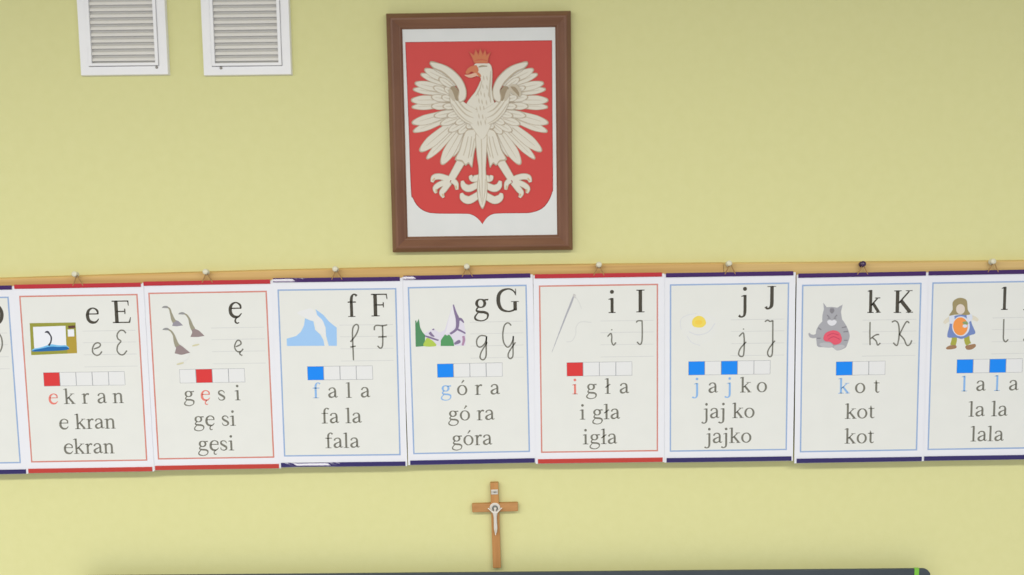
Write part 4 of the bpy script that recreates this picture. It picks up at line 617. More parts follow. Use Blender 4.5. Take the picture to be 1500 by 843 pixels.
 ('claw',3,'claw','line',[(74.56,-72.91,2.26),(78.53,-77.36,1.69)]),
 ('claw',4,'claw','line',[(-73.26,-88.41,2.26),(-73.38,-93.92,1.69)]),
 ('claw',5,'claw','line',[(72.83,-90.48,2.26),(72.98,-95.98,1.69)]),
 ('claw',6,'claw','line',[(-63.5,-96.26,2.26),(-61.94,-100.69,1.69)]),
 ('claw',7,'claw','line',[(63.12,-98.05,2.26),(61.58,-102.44,1.69)]),
 ('claw',8,'claw','line',[(-41.16,-83.36,2.26),(-40.17,-88.88,1.69)]),
 ('claw',9,'claw','line',[(40.72,-84.52,2.26),(39.76,-90.01,1.69)]),
 ('thigh',79,'feather_edge','blob2',[(-24.02,3.89),(-14.09,7.01),(-4.29,3.6),(-5.71,-13.79),(-10.05,-29.0),(-12.53,-44.27),(-14.71,-55.19),(-20.09,-48.54),(-25.1,-51.75),(-31.57,-45.09),(-42.5,-41.65),(-34.5,-26.47),(-29.78,-10.18)]),
 ('thigh',80,'feather_edge','blob2',[(23.19,3.21),(13.25,6.61),(3.47,3.49),(4.96,-13.94),(9.37,-29.28),(11.92,-44.62),(14.16,-55.6),(19.5,-49.1),(24.53,-52.46),(30.97,-45.98),(41.88,-42.86),(33.8,-27.44),(29.01,-11.02)]),
 ('thigh',79,'feather','blob2',[(-22.94,2.78),(-14.12,5.38),(-5.41,2.53),(-6.8,-13.77),(-11.47,-28.98),(-13.94,-43.15),(-15.42,-51.89),(-20.04,-45.8),(-25.05,-49.02),(-30.42,-42.37),(-39.72,-40.05),(-33.07,-26.49),(-28.35,-10.2)]),
 ('thigh',80,'feather','blob2',[(22.12,2.14),(13.29,4.98),(4.59,2.39),(6.06,-13.96),(10.8,-29.3),(13.33,-43.54),(14.85,-52.32),(19.44,-46.37),(24.46,-49.72),(29.8,-43.23),(39.09,-41.18),(32.38,-27.42),(27.59,-11.0)]),
 ('thigh',79,'feather_shade','line',[(-19.8,-4.88,1.47),(-23.39,-20.08,1.47),(-28.08,-35.3,1.47)]),
 ('thigh',80,'feather_shade','line',[(19.01,-5.43,1.47),(22.67,-20.74,1.47),(27.43,-36.09,1.47)]),
 ('thigh',79,'feather_shade','line',[(-14.32,-4.95,1.47),(-16.84,-22.35,1.47),(-20.47,-39.78,1.47)]),
 ('thigh',80,'feather_shade','line',[(13.53,-5.35,1.47),(16.13,-22.83,1.47),(19.84,-40.35,1.47)]),
 ('thigh',79,'feather_shade','line',[(-9.99,-8.28,1.47),(-12.45,-22.42,1.47),(-16.03,-37.66,1.47)]),
 ('thigh',80,'feather_shade','line',[(9.22,-8.56,1.47),(11.74,-22.76,1.47),(15.4,-38.1,1.47)]),
 ('tail_scroll',73,'feather_edge','line',[(-31.08,-75.81,5.42),(-27.95,-84.65,11.07),(-19.19,-88.08,12.2),(-3.61,-80.59,9.94)]),
 ('tail_scroll',74,'feather_edge','line',[(30.62,-76.68,5.42),(27.52,-85.43,11.07),(18.78,-88.61,12.2),(3.17,-80.69,9.94)]),
 ('tail_scroll',73,'feather','line',[(-31.08,-75.81,3.39),(-27.95,-84.65,9.04),(-19.19,-88.08,10.17),(-3.61,-80.59,7.91)]),
 ('tail_scroll',74,'feather','line',[(30.62,-76.68,3.39),(27.52,-85.43,9.04),(18.78,-88.61,10.17),(3.17,-80.69,7.91)]),
 ('tail_scroll',75,'feather_edge','line',[(-32.58,-95.6,5.42),(-29.42,-103.36,12.2),(-19.55,-106.81,13.33),(-2.81,-97.12,11.07)]),
 ('tail_scroll',76,'feather_edge','line',[(32.2,-96.51,5.42),(29.08,-104.18,12.2),(19.23,-107.35,13.33),(2.44,-97.19,11.07)]),
 ('tail_scroll',75,'feather','line',[(-32.58,-95.6,3.39),(-29.42,-103.36,10.17),(-19.55,-106.81,11.3),(-2.81,-97.12,9.04)]),
 ('tail_scroll',76,'feather','line',[(32.2,-96.51,3.39),(29.08,-104.18,10.17),(19.23,-107.35,11.3),(2.44,-97.19,9.04)]),
 ('tail_scroll',77,'feather_edge','line',[(-17.69,-67.21,5.42),(-13.94,-72.75,11.07),(-2.34,-70.72,11.07)]),
 ('tail_scroll',78,'feather_edge','line',[(17.19,-67.71,5.42),(13.46,-73.14,11.07),(1.85,-70.78,11.07)]),
 ('tail_scroll',77,'feather','line',[(-17.69,-67.21,3.39),(-13.94,-72.75,9.04),(-2.34,-70.72,9.04)]),
 ('tail_scroll',78,'feather','line',[(17.19,-67.71,3.39),(13.46,-73.14,9.04),(1.85,-70.78,9.04)]),
 ('tail',72,'feather_edge','blob',[(-7.62,1.48),(9.92,1.23),(9.34,-32.55),(7.77,-59.89),(9.59,-81.88),(8.11,-103.89),(0.95,-122.01),(-6.79,-103.68),(-6.94,-81.65),(-4.34,-59.72),(-7.14,-32.32)]),
 ('tail',72,'feather','blob',[(-6.54,0.37),(8.8,0.15),(8.24,-32.54),(6.67,-59.88),(8.27,-81.86),(7.01,-103.87),(0.76,-119.8),(-5.47,-103.7),(-5.62,-81.67),(-3.24,-59.74),(-6.04,-32.33)]),
 ('tail',72,'feather_shade','line',[(1.03,-5.17,1.69),(1.36,-48.84,1.69),(0.74,-114.82,1.13)]),
 ('tail',72,'feather_shade','line',[(-3.48,-72.9,1.13),(-2.73,-92.71,1.69),(-0.28,-110.39,0.68)]),
 ('tail',72,'feather_shade','line',[(6.44,-73.04,1.13),(5.54,-92.83,1.69),(2.48,-110.43,0.68)]),
 ('body',1,'feather_shade','blob',[(-7.6,109.21),(5.08,112.24),(15.92,109.94),(20.14,102.37),(20.42,86.26),(19.61,70.13),(21.52,53.93),(25.67,39.82),(23.23,24.7),(16.43,10.69),(9.62,-3.34),(2.93,-9.77),(-5.29,-3.13),(-12.76,7.86),(-21.32,18.84),(-26.51,33.0),(-21.87,47.0),(-15.13,56.62),(-7.3,66.22),(-0.52,79.04),(2.46,87.6),(-6.83,92.03),(-8.85,100.65)]),
 ('body',1,'feather','blob',[(-6.73,109.41),(4.21,112.46),(15.05,110.16),(19.28,102.6),(19.55,86.49),(18.74,70.36),(20.65,54.16),(24.79,40.05),(22.36,24.93),(15.56,10.92),(8.74,-3.11),(2.05,-9.54),(-4.41,-2.92),(-11.88,8.06),(-20.44,19.04),(-25.63,33.21),(-20.99,47.2),(-14.25,56.82),(-6.43,66.42),(0.35,79.24),(1.59,87.83),(-5.95,92.23),(-7.97,100.85)]),
 ('body',1,'feather_shade','line',[(6.13,91.61,0.34),(6.6,87.31,2.03),(7.39,83.0,0.34)]),
 ('body',1,'feather_shade','line',[(11.37,91.32,0.34),(11.84,87.01,2.03),(12.64,82.7,0.34)]),
 ('body',1,'feather_shade','line',[(4.57,78.53,0.34),(5.04,74.22,2.03),(5.84,69.9,0.34)]),
 ('body',1,'feather_shade','line',[(11.12,76.72,0.34),(11.6,72.4,2.03),(12.39,68.08,0.34)]),
 ('body',1,'feather_shade','line',[(15.56,79.14,0.34),(16.03,74.83,2.03),(16.83,70.51,0.34)]),
 ('body',1,'feather_shade','line',[(-3.33,67.34,0.34),(-2.86,63.02,2.03),(-2.07,58.69,0.34)]),
 ('body',1,'feather_shade','line',[(1.35,68.0,0.34),(1.81,63.68,2.03),(2.61,59.36,0.34)]),
 ('body',1,'feather_shade','line',[(6.83,64.38,0.34),(7.3,60.06,2.03),(8.1,55.73,0.34)]),
 ('body',1,'feather_shade','line',[(13.64,64.8,0.34),(14.11,60.48,2.03),(14.91,56.16,0.34)]),
 ('body',1,'feather_shade','line',[(-2.01,55.81,0.34),(-1.54,51.49,2.03),(-0.74,47.15,0.34)]),
 ('body',1,'feather_shade','line',[(2.89,53.87,0.34),(3.36,49.54,2.03),(4.16,45.21,0.34)]),
 ('body',1,'feather_shade','line',[(9.81,52.79,0.34),(10.28,48.46,2.03),(11.08,44.12,0.34)]),
 ('body',1,'feather_shade','line',[(16.19,56.01,0.34),(16.66,51.68,2.03),(17.47,47.35,0.34)]),
 ('body',1,'feather_shade','line',[(-5.76,41.91,0.34),(-5.29,37.58,2.03),(-4.49,33.24,0.34)]),
 ('body',1,'feather_shade','line',[(-0.2,43.97,0.34),(0.27,39.64,2.03),(1.07,35.3,0.34)]),
 ('body',1,'feather_shade','line',[(5.47,44.27,0.34),(5.94,39.94,2.03),(6.74,35.6,0.34)]),
 ('body',1,'feather_shade','line',[(12.16,40.82,0.34),(12.63,36.48,2.03),(13.43,32.14,0.34)]),
 ('body',1,'feather_shade','line',[(-2.52,31.57,0.34),(-2.05,27.23,2.03),(-1.25,22.88,0.34)]),
 ('body',1,'feather_shade','line',[(3.45,30.31,0.34),(3.92,25.97,2.03),(4.72,21.62,0.34)]),
 ('body',1,'feather_shade','line',[(8.56,29.04,0.34),(9.04,24.7,2.03),(9.84,20.35,0.34)]),
 ('body',1,'feather_shade','line',[(12.97,30.86,0.34),(13.45,26.52,2.03),(14.25,22.17,0.34)]),
 ('body',1,'feather_shade','line',[(-4.05,20.19,0.34),(-3.58,15.84,2.03),(-2.78,11.49,0.34)]),
 ('body',1,'feather_shade','line',[(0.48,20.67,0.34),(0.95,16.32,2.03),(1.75,11.97,0.34)]),
 ('body',1,'feather_shade','line',[(7.39,21.71,0.34),(7.87,17.36,2.03),(8.67,13.01,0.34)]),
 ('body',1,'feather_shade','line',[(18.12,98.32,1.13),(16.74,81.16,2.49),(15.38,65.02,2.82),(17.29,48.81,1.36)]),
 ('body',1,'feather_shade','line',[(3.7,83.5,0.9),(0.2,70.63,1.81),(-6.57,58.87,0.9)]),
 ('wing_arm',81,'feather_shade','line',[(-10.46,25.4,25.99),(-19.13,29.86,27.12),(-32.05,40.87,22.6),(-41.57,56.14,14.69),(-39.12,69.05,7.91)]),
 ('wing_arm',82,'feather_shade','line',[(9.54,25.11,25.99),(18.19,29.32,27.12),(31.05,39.96,22.6),(40.5,54.95,14.69),(37.99,67.93,7.91)]),
 ('wing_arm',81,'feather','line',[(-9.37,25.39,23.73),(-19.12,30.4,24.86),(-32.03,41.42,20.9),(-41.02,56.13,12.99),(-38.6,67.96,6.78)]),
 ('wing_arm',82,'feather','line',[(8.44,25.13,23.73),(18.18,29.87,24.86),(31.03,40.5,20.9),(39.95,54.96,12.99),(37.47,66.86,6.78)]),
 ('wing_arm',81,'feather_shade','line',[(-12.51,33.02,0.68),(-23.34,38.58,2.26),(-32.96,49.54,2.49),(-38.23,59.33,1.13)]),
 ('wing_arm',82,'feather_shade','line',[(11.55,32.67,0.68),(22.35,37.92,2.26),(31.92,48.6,2.49),(37.14,58.24,1.13)]),
 ('wing_arm',81,'feather_shade','line',[(-10.48,24.32,0.68),(-22.42,29.91,2.26),(-33.14,40.89,2.26),(-41.64,52.9,1.13)]),
 ('wing_arm',82,'feather_shade','line',[(9.56,24.03,0.68),(21.47,29.28,2.26),(32.14,39.95,2.26),(40.58,51.71,1.13)]),
 ('wing_arm',81,'feather_shade','line',[(-12.84,15.68,0.68),(-24.75,22.36,1.81),(-35.48,33.35,1.81),(-45.03,47.55,1.13)]),
 ('wing_arm',82,'feather_shade','line',[(11.95,15.32,0.68),(23.84,21.66,1.81),(34.51,32.34,1.81),(43.99,46.26,1.13)]),
 ('wing_pocket',85,'feather_dark','blob',[(-46.67,73.47),(-39.01,74.43),(-33.71,66.81),(-31.74,56.0),(-37.29,51.76),(-41.48,60.46)]),
 ('wing_pocket',86,'feather_dark','blob',[(45.51,72.13),(37.85,73.32),(32.59,65.85),(30.67,55.09),(36.24,50.69),(40.39,59.27)]),
 ('wing_pocket',85,'feather_shade','blob',[(-50.06,68.13),(-45.64,70.22),(-41.46,61.54),(-39.48,51.79),(-44.89,54.03)]),
 ('wing_pocket',86,'feather_shade','blob',[(48.92,66.69),(44.51,68.91),(40.36,60.35),(38.42,50.66),(43.83,52.74)]),
 ('wing_edge',83,'feather_edge','blob',[(-78.47,113.46),(-62.2,111.29),(-47.1,104.64),(-35.32,94.81),(-26.82,83.94),(-21.33,68.79),(-22.7,54.79),(-31.88,48.98),(-35.54,57.13),(-33.69,67.89),(-38.95,77.12),(-47.48,86.39),(-60.33,97.32),(-73.25,103.95)]),
 ('wing_edge',84,'feather_edge','blob',[(77.12,111.18),(60.86,109.49),(45.8,103.28),(34.07,93.8),(25.62,83.18),(20.21,68.19),(21.64,54.15),(30.85,48.07),(34.47,56.12),(32.56,66.93),(37.79,76.01),(46.27,85.03),(59.06,95.58),(71.94,101.83)]),
 ('wing_edge',83,'feather','blob',[(-77.41,112.59),(-62.22,110.22),(-48.21,103.58),(-36.43,93.75),(-27.93,82.88),(-22.75,68.81),(-24.1,55.89),(-31.85,50.6),(-33.9,57.11),(-32.59,67.88),(-37.83,78.72),(-46.35,88.53),(-59.19,99.45),(-72.14,105.01)]),
 ('wing_edge',84,'feather','blob',[(76.06,110.34),(60.89,108.42),(46.92,102.19),(35.19,92.71),(26.74,82.09),(21.63,68.17),(23.03,55.2),(30.81,49.69),(32.83,56.14),(31.47,66.95),(36.66,77.64),(45.13,87.19),(57.91,97.74),(70.82,102.92)]),
 ('wing_spot',87,'feather_shade','blob',[(46.02,71.04),(52.65,76.87),(61.33,74.05),(66.67,65.36),(64.37,56.76),(56.76,59.03),(50.27,63.44)]),
 ('wing_spot',87,'feather_dark','line',[(49.32,73.15,1.13),(54.73,69.84,5.65),(60.09,63.3,4.52),(62.2,57.87,1.13)]),
 ('eye',11,'feather_dark','line',[(-1.37,104.51,1.13),(4.1,106.04,2.49),(12.8,105.69,0.9)]),
 ('beak',0,'beak','blob',[(-4.59,107.24),(-12.23,106.28),(-18.84,102.08),(-22.23,95.69),(-17.9,94.02),(-12.39,97.7),(-5.91,94.38),(-1.46,99.68)]),
 ('beak',0,'tongue','blob',[(-23.93,92.5),(-16.84,92.93),(-8.07,95.49),(-2.67,93.26),(-5.99,90.09),(-15.84,88.08)]),
 ('beak',0,'beak','line',[(-3.72,95.42,3.39),(-0.51,92.15,4.52),(1.61,88.9,2.26)]),
 ('crown',10,'crown_edge','poly',[(-8.34,110.51),(-11.96,120.19),(-16.68,129.35),(-8.62,124.42),(-5.74,133.47),(-1.0,125.38),(1.89,134.95),(6.07,125.28),(10.01,133.23),(12.03,124.12),(19.17,128.83),(15.2,118.73),(13.96,110.18)]),
 ('crown',10,'crown','poly',[(-7.23,111.56),(-10.35,119.1),(-14.02,126.64),(-8.12,122.28),(-5.24,130.79),(-1.05,122.17),(1.84,132.29),(5.79,122.07),(9.42,130.57),(11.22,121.46),(16.4,125.66),(14.1,118.21),(12.89,111.27)]),
 ('crown',10,'crown_edge','line',[(-6.63,114.76,1.36),(3.19,116.23,1.36),(12.95,114.48,1.36)]),
]

# ------------------------------------------------------------------ alphabet cards
CW, CH = 0.2126, 0.3146
STRIP_RED = mat('red strip film', (186, 44, 50), 0.12, 0.6)
STRIP_RED2 = mat('red foot strip film', (190, 60, 48), 0.12, 0.6)
STRIP_PURPLE = mat('dark purple strip film', (62, 26, 92), 0.12, 0.6)
STRIP_NAVY = mat('navy strip film', (48, 38, 96), 0.12, 0.6)
CORD = mat('brown cord', (166, 130, 84), 0.7, 0.2)
def strip(name, root, x0, x1, zc, h, m, twist=lambda t: 0.0, n=40):
    """a thin plastic strip wrapped over the sheet's edge; twist(t) is the backward lean along its length, radians"""
    verts, faces = [], []
    for i in range(n + 1):
        t = i / n; x = x0 + (x1 - x0) * t; a = twist(t)
        for (dy, dz) in ((0.0002, h / 2), (-0.0014, h / 2), (-0.0016, h * 0.25), (-0.0016, -h * 0.25), (-0.0014, -h / 2), (0.0002, -h / 2)):
            c, s = math.cos(a), math.sin(a)
            verts.append((x, dy * c + dz * s, zc - dy * s + dz * c))
    for i in range(n):
        for k in range(6):
            k2 = (k + 1) % 6
            faces.append((i * 6 + k, i * 6 + k2, i * 6 + 6 + k2, i * 6 + 6 + k))
    faces.append(tuple(range(6))); faces.append(tuple(n * 6 + k for k in reversed(range(6))))
    o = build(name, verts, faces, m, root, smooth=False)
    return o
def bump_fn(a, b, amp):
    def g(t):
        if t <= a or t >= b: return 0.0
        u = (t - a) / (b - a); return amp * min(1.0, 4 * u, 4 * (1 - u))
    return g
def sheet(root, name='sheet'):
    bm = bmesh.new(); box_bm(bm, -CW / 2, CW / 2, 0, 0.0006, -CH / 2, CH / 2)
    return from_bm(name, bm, PAPER, root)
BOXW, BOXZ0, BOXZ1 = 26.8, -10.3, 12.9
ROWS = (-40.4, -83.2, -125.2)
EMS, EMB = 38.4, 56.0
def card(key, dy, colour, cells, marked, word, split, label, picture_name, twt=None, twb=None):
    art = CARD_ART[key]; cx, cz, rot = art['at']
    root = empty('alphabet_card', (cx, -0.0220 - dy, ZC + cz), (0, -rot, 0))
    tag(root, label, 'card', 'alphabet cards hanging in a row')
    sheet(root)
    red = colour == 'red'
    strip('top_strip', root, -0.1038, 0.1022, 0.1559, 0.0068, STRIP_RED if red else STRIP_PURPLE, twt or (lambda t: 0.0))
    strip('bottom_strip', root, -0.1026, 0.1034, -0.1530, 0.0072, STRIP_RED2 if red else STRIP_NAVY, twb or (lambda t: 0.0))
    f = Flat(); f.rect(-96.5, 95.1, -138, 140, 0.08, CREAM); f.obj('inner_panel', root)
    bm_ = ink('red_border' if red else 'blue_border')
    f = Flat(); x0, x1, z0, z1, w = -97.4, 96.0, -138.8, 140.8, 2.3
    f.rect(x0, x1, z1 - w, z1, 0.15, bm_); f.rect(x0, x1, z0, z0 + w, 0.15, bm_)
    f.rect(x0, x0 + w, z0 + w, z1 - w, 0.15, bm_); f.rect(x1 - w, x1, z0 + w, z1 - w, 0.15, bm_)
    f.obj('border_line', root)
    for z in (80.8, 61.5, 41.4, 21.2):
        f = Flat(); f.rect(2, 89, z - 0.35, z + 0.35, 0.15, ink('rule')); f.obj('ruled_line', root)
    if art['pic']:
        pic = Flat(); xs = [p[0] for it in art['pic'] for p in it[3]]; zs = [p[1] for it in art['pic'] for p in it[3]]
        pic.rect(min(xs) - 1, max(xs) + 1, min(zs) - 1, max(zs) + 1, 0.12, CREAM)
        po = pic.obj(picture_name, root)
        for k, (nm, colr, kind, pts) in enumerate(art['pic']):
            f = Flat(); f.shape(kind, [tuple(p) for p in pts], 0.15 + 0.03 * (k + 1), ink(colr)); f.obj(nm, po)
    for ch, x, z in art['let']:
        f = Flat(); headline(f, ch, x, z, EMB, 0.2, ink('ink')); f.obj('printed_letter', root)
    f = None
    for st in art['cur']:
        f = Flat(); f.ribbon(catmull([(p[0], p[1], 2.3) for p in st], False, 5), 0.25, ink('pen')); f.obj('handwriting_stroke', root)
    n = cells
    for k in range(n):
        xa = (k - n / 2) * BOXW
        f = Flat(); on = k in marked
        f.rect(xa, xa + BOXW, BOXZ0, BOXZ1, 0.15, ink('box_line')); e = 0.5
        f.rect(xa + e, xa + BOXW - e, BOXZ0 + e, BOXZ1 - e, 0.2, ink(('red_fill' if red else 'blue_fill') if on else 'box_fill'))
        f.obj('sound_box', root)
    for k, ch in enumerate(word):
        f = Flat(); text(f, ch, (k - n / 2 + 0.5) * BOXW, ROWS[0], EMS, 0.2, ink(('red_text' if red else 'blue_text') if k in marked else 'row'))
        f.obj('spaced_letter', root)
    if word:
        f = Flat(); text(f, split, 0, ROWS[1], EMS, 0.2, ink('row')); f.obj('syllable_word', root)
        f = Flat(); text(f, word, 0, ROWS[2], EMS, 0.2, ink('row')); f.obj('whole_word', root)
    if key != 'd':
        tube('hanging_cord', [(-0.0085, -0.0008, 0.1560), (-0.0050, -0.0012, 0.1630), (0.0, -0.0030, 0.1735), (0.0050, -0.0012, 0.1630), (0.0085, -0.0008, 0.1560)], 0.0010, CORD, root)
    return root
card('d', 0.0, 'blue', 0, (), '', '', 'blue-bordered card cut off by the left edge of the picture, showing a D', 'picture')
card('e', 0.0009, 'red', 5, (0,), 'ekran', 'e kran', 'red-bordered card with a television picture and the word ekran', 'television_picture')
card('eo', 0.0, 'red', 4, (1,), 'gęsi', 'gę si', 'red-bordered card with three geese and the word gęsi', 'geese_picture')
card('f', 0.0009, 'blue', 4, (0,), 'fala', 'fa la', 'blue-bordered card with a light blue wave and the word fala', 'wave_picture', bump_fn(-0.12, 0.24, 0.30), bump_fn(0.0, 0.50, 0.445))
card('g', 0.0, 'blue', 4, (0,), 'góra', 'gó ra', 'blue-bordered card with a mountain picture and the word góra', 'mountain_picture', bump_fn(-0.1, 0.15, 0.30))
card('i', 0.0009, 'red', 4, (0,), 'igła', 'i gła', 'red-bordered card with a grey needle and the word igła', 'needle_picture')
card('j', 0.0, 'blue', 5, (0, 2), 'jajko', 'jaj ko', 'blue-bordered card with a fried egg and the word jajko', 'egg_picture')
card('k', 0.0009, 'blue', 3, (0,), 'kot', 'kot', 'blue-bordered card with a grey cat holding a red ball and the word kot', 'cat_picture')
card('l', 0.0, 'blue', 4, (0, 2), 'lala', 'la la', 'blue-bordered card with a doll in an orange apron and the word lala', 'doll_picture')

# ------------------------------------------------------------------ push pins in the battens
PIN_CLEAR = mat('pale plastic pin', (214, 210, 186), 0.3, 0.5)
PIN_DARK = mat('dark purple plastic pin', (60, 34, 74), 0.3, 0.5)
STEEL = mat('steel', (170, 170, 168), 0.35, 0.5, metal=1.0)
def pin(x, z, m, label):
    r = empty('push_pin', (x, -0.0160, ZC + z), (math.radians(-14), 0, 0))
    tag(r, label, 'pin', 'push pins above the cards')
    lathe('needle', [(0.0005, -0.006), (0.0006, 0.004)], STEEL, r, 8)
    lathe('head', [(0.0022, 0.0030), (0.0046, 0.0034), (0.0048, 0.0044), (0.0030, 0.0056), (0.0027, 0.0105), (0.0043, 0.0125), (0.0045, 0.0140), (0.0036, 0.0148)], m, r, 20)
for x, z, m, t in [(-0.7225, 0.0340, 0, 'pale push pin above the television card'), (-0.5100, 0.0345, 0, 'pale push pin above the geese card'),
                   (-0.2999, 0.0357, 0, 'pale push pin above the wave card'), (-0.0869, 0.0365, 0, 'pale push pin above the mountain card'),
                   (0.1268, 0.0362, 0, 'pale push pin above the needle card'), (0.3369, 0.0350, 0, 'pale push pin above the fried egg card'),
                   (0.5525, 0.0305, 1, 'dark purple push pin above the cat card'), (0.7618, 0.0313, 0, 'pale push pin above the doll card')]:
    pin(x, z, PIN_DARK if m else PIN_CLEAR, t)

# ------------------------------------------------------------------ framed national emblem
FRAME_WOOD = mat('reddish brown frame wood', (112, 75, 55), 0.45, 0.4, noise=((90, 30, 8), (126, 88, 65), 3))
FRAME_WOOD_H = mat('reddish brown frame wood rail', (112, 75, 55), 0.45, 0.4, noise=((8, 30, 90), (126, 88, 65), 3))
WHITE_PAPER = mat('white print paper', (218, 220, 218), 0.45, 0.3, noise=((30, 30, 30), (222, 223, 221), 2))
fr = empty('framed_emblem', (-0.0608, 0.0, ZC + 0.2526), (0, 0.00193, 0))
tag(fr, 'brown wooden frame holding a print of a white crowned eagle on a red shield', 'picture')
FW, FH = 0.2926, 0.3807
PROF = [(0.0, 0.001), (0.0, 0.0125), (0.0015, 0.0150), (0.0055, 0.0210), (0.0080, 0.0232), (0.0105, 0.0234), (0.0150, 0.0205), (0.0205, 0.0165), (0.0220, 0.0160), (0.0250, 0.0123), (0.0250, 0.0060)]
def frame_bar(side):
    verts, faces = [], []
    for end in (-1, 1):
        for o, d in PROF:
            hw, hh = FW / 2 - o, FH / 2 - o
            if side == 'top': p = (end * hw, -d, hh)
            elif side == 'bottom': p = (end * hw, -d, -hh)
            elif side == 'left': p = (-hw, -d, end * hh)
            else: p = (hw, -d, end * hh)
            verts.append(p)
    n = len(PROF)
    for k in range(n):
        k2 = (k + 1) % n
        faces.append((k, k2, n + k2, n + k))
    faces.append(tuple(range(n))); faces.append(tuple(n + k for k in reversed(range(n))))
    o = build('frame_bar', verts, faces, FRAME_WOOD if side in ('left', 'right') else FRAME_WOOD_H, fr)
    bm = bmesh.new(); bm.from_mesh(o.data); bmesh.ops.recalc_face_normals(bm, faces=bm.faces); bm.to_mesh(o.data); bm.free()
for s in ('top', 'bottom', 'left', 'right'): frame_bar(s)
box('backing_board', -FW / 2 + 0.006, FW / 2 - 0.006, -0.0058, -0.0015, -FH / 2 + 0.006, FH / 2 - 0.006, mat('grey backing board', (150, 140, 125), 0.7, noise=((20, 20, 20), (160, 150, 135))), fr)
bm = bmesh.new(); box_bm(bm, -0.130, 0.130, -0.0120, -0.0114, -0.172, 0.172)
prt = from_bm('print_sheet', bm, WHITE_PAPER, fr)
order = []; groups = {}
for k, (nm, piece, colr, kind, pts) in enumerate(EMBLEM_ART):
    if (nm, piece) not in groups: groups[nm, piece] = Flat(); order.append((nm, piece))
    groups[nm, piece].shape(kind, [tuple(p) for p in pts], 12.08 + 0.008 * k, ink(colr))
for nm, piece in order: groups[nm, piece].obj(nm, prt)

# ------------------------------------------------------------------ ventilation grilles
VENT_WHITE = mat('white vent plastic', (236, 236, 238), 0.4, 0.4, noise=((18, 18, 18), (240, 240, 241), 3))
VENT_SLAT = mat('dusty vent slat', (222, 220, 214), 0.5, 0.3, noise=((25, 25, 60), (226, 223, 218), 3))
VENT_BACK = mat('dark vent backing', (196, 194, 188), 0.8, 0.1, noise=((20, 20, 20), (202, 200, 194)))
def vent(x, zb, rot, screw_x, label):
    W_, H_ = 0.1415, 0.205
    r = empty('air_vent', (x, 0, ZC + zb), (0, rot, 0))
    tag(r, label, 'vent', 'white air vents high on the wall')
    bm = bmesh.new()
    def ringbox(o, i, y0, y1):   # rectangular ring: outer inset o, inner inset i, from wall depth y0 out to y1
        A = [(-W_ / 2 + o, o), (W_ / 2 - o, o), (W_ / 2 - o, H_ - o), (-W_ / 2 + o, H_ - o)]
        B = [(-W_ / 2 + i, i), (W_ / 2 - i, i), (W_ / 2 - i, H_ - i), (-W_ / 2 + i, H_ - i)]
        a0 = [bm.verts.new((p[0], -y0, p[1])) for p in A]; a1 = [bm.verts.new((p[0] * 0.985, -y1, H_ / 2 + (p[1] - H_ / 2) * 0.985)) for p in A]
        b0 = [bm.verts.new((p[0], -y0, p[1])) for p in B]; b1 = [bm.verts.new((p[0], -y1, p[1])) for p in B]
        for k in range(4):
            q = (k + 1) % 4
            bm.faces.new((a0[k], a0[q], a1[q], a1[k])); bm.faces.new((a1[k], a1[q], b1[q], b1[k]))
            bm.faces.new((b1[k], b1[q], b0[q], b0[k])); bm.faces.new((b0[k], b0[q], a0[q], a0[k]))
        bmesh.ops.recalc_face_normals(bm, faces=bm.faces)
    ringbox(0.0, 0.0145, 0.0, 0.0085)
    from_bm('outer_frame', bm, VENT_WHITE, r)
    bm = bmesh.new(); ringbox(0.0145, 0.0200, 0.0005, 0.0115); from_bm('inner_frame', bm, VENT_WHITE, r)
    box('backing', -W_ / 2 + 0.012, W_ / 2 - 0.012, -0.0050, -0.0004, 0.012, H_ - 0.012, VENT_BACK, r)
    pitch = 0.0098; n = int((H_ - 0.040) / pitch)
    me = None
    for k in range(n):
        z = 0.0205 + pitch * (k + 0.5)
        if me is None:
            w = W_ / 2 - 0.0202
            sec = [(-0.0048, 0.0036), (-0.0056, 0.0036), (-0.0078, 0.0022), (-0.0088, -0.0012), (-0.0088, -0.0022), (-0.0076, -0.0026)]
            verts = [(sx * w, y, dz) for sx in (-1, 1) for y, dz in sec]; m_ = len(sec)
            faces = [(a, (a + 1) % m_, m_ + (a + 1) % m_, m_ + a) for a in range(m_)] + [tuple(range(m_)), tuple(m_ + a for a in reversed(range(m_)))]
            o = build('slat', verts, faces, VENT_SLAT, r); me = o.data
            bm = bmesh.new(); bm.from_mesh(me); bmesh.ops.recalc_face_normals(bm, faces=bm.faces); bm.to_mesh(me); bm.free()
        else: o = mesh_obj('slat', me, r)
        o.location = (0, 0, z)
    s = lathe('screw', [(0.0022, 0.0), (0.0022, 0.0008), (0.0012, 0.0014)], mat('grey screw', (150, 146, 140), 0.4, 0.4, 0.6), r, 12)
    s.location = (screw_x, -0.0085, 0.0125)
vent(-0.6288, 0.3533, 0.004, 0.052, 'left white slatted air vent cut off by the top of the picture')
vent(-0.4319, 0.3501, 0.004, -0.042, 'right white slatted air vent, the one nearer the framed eagle')

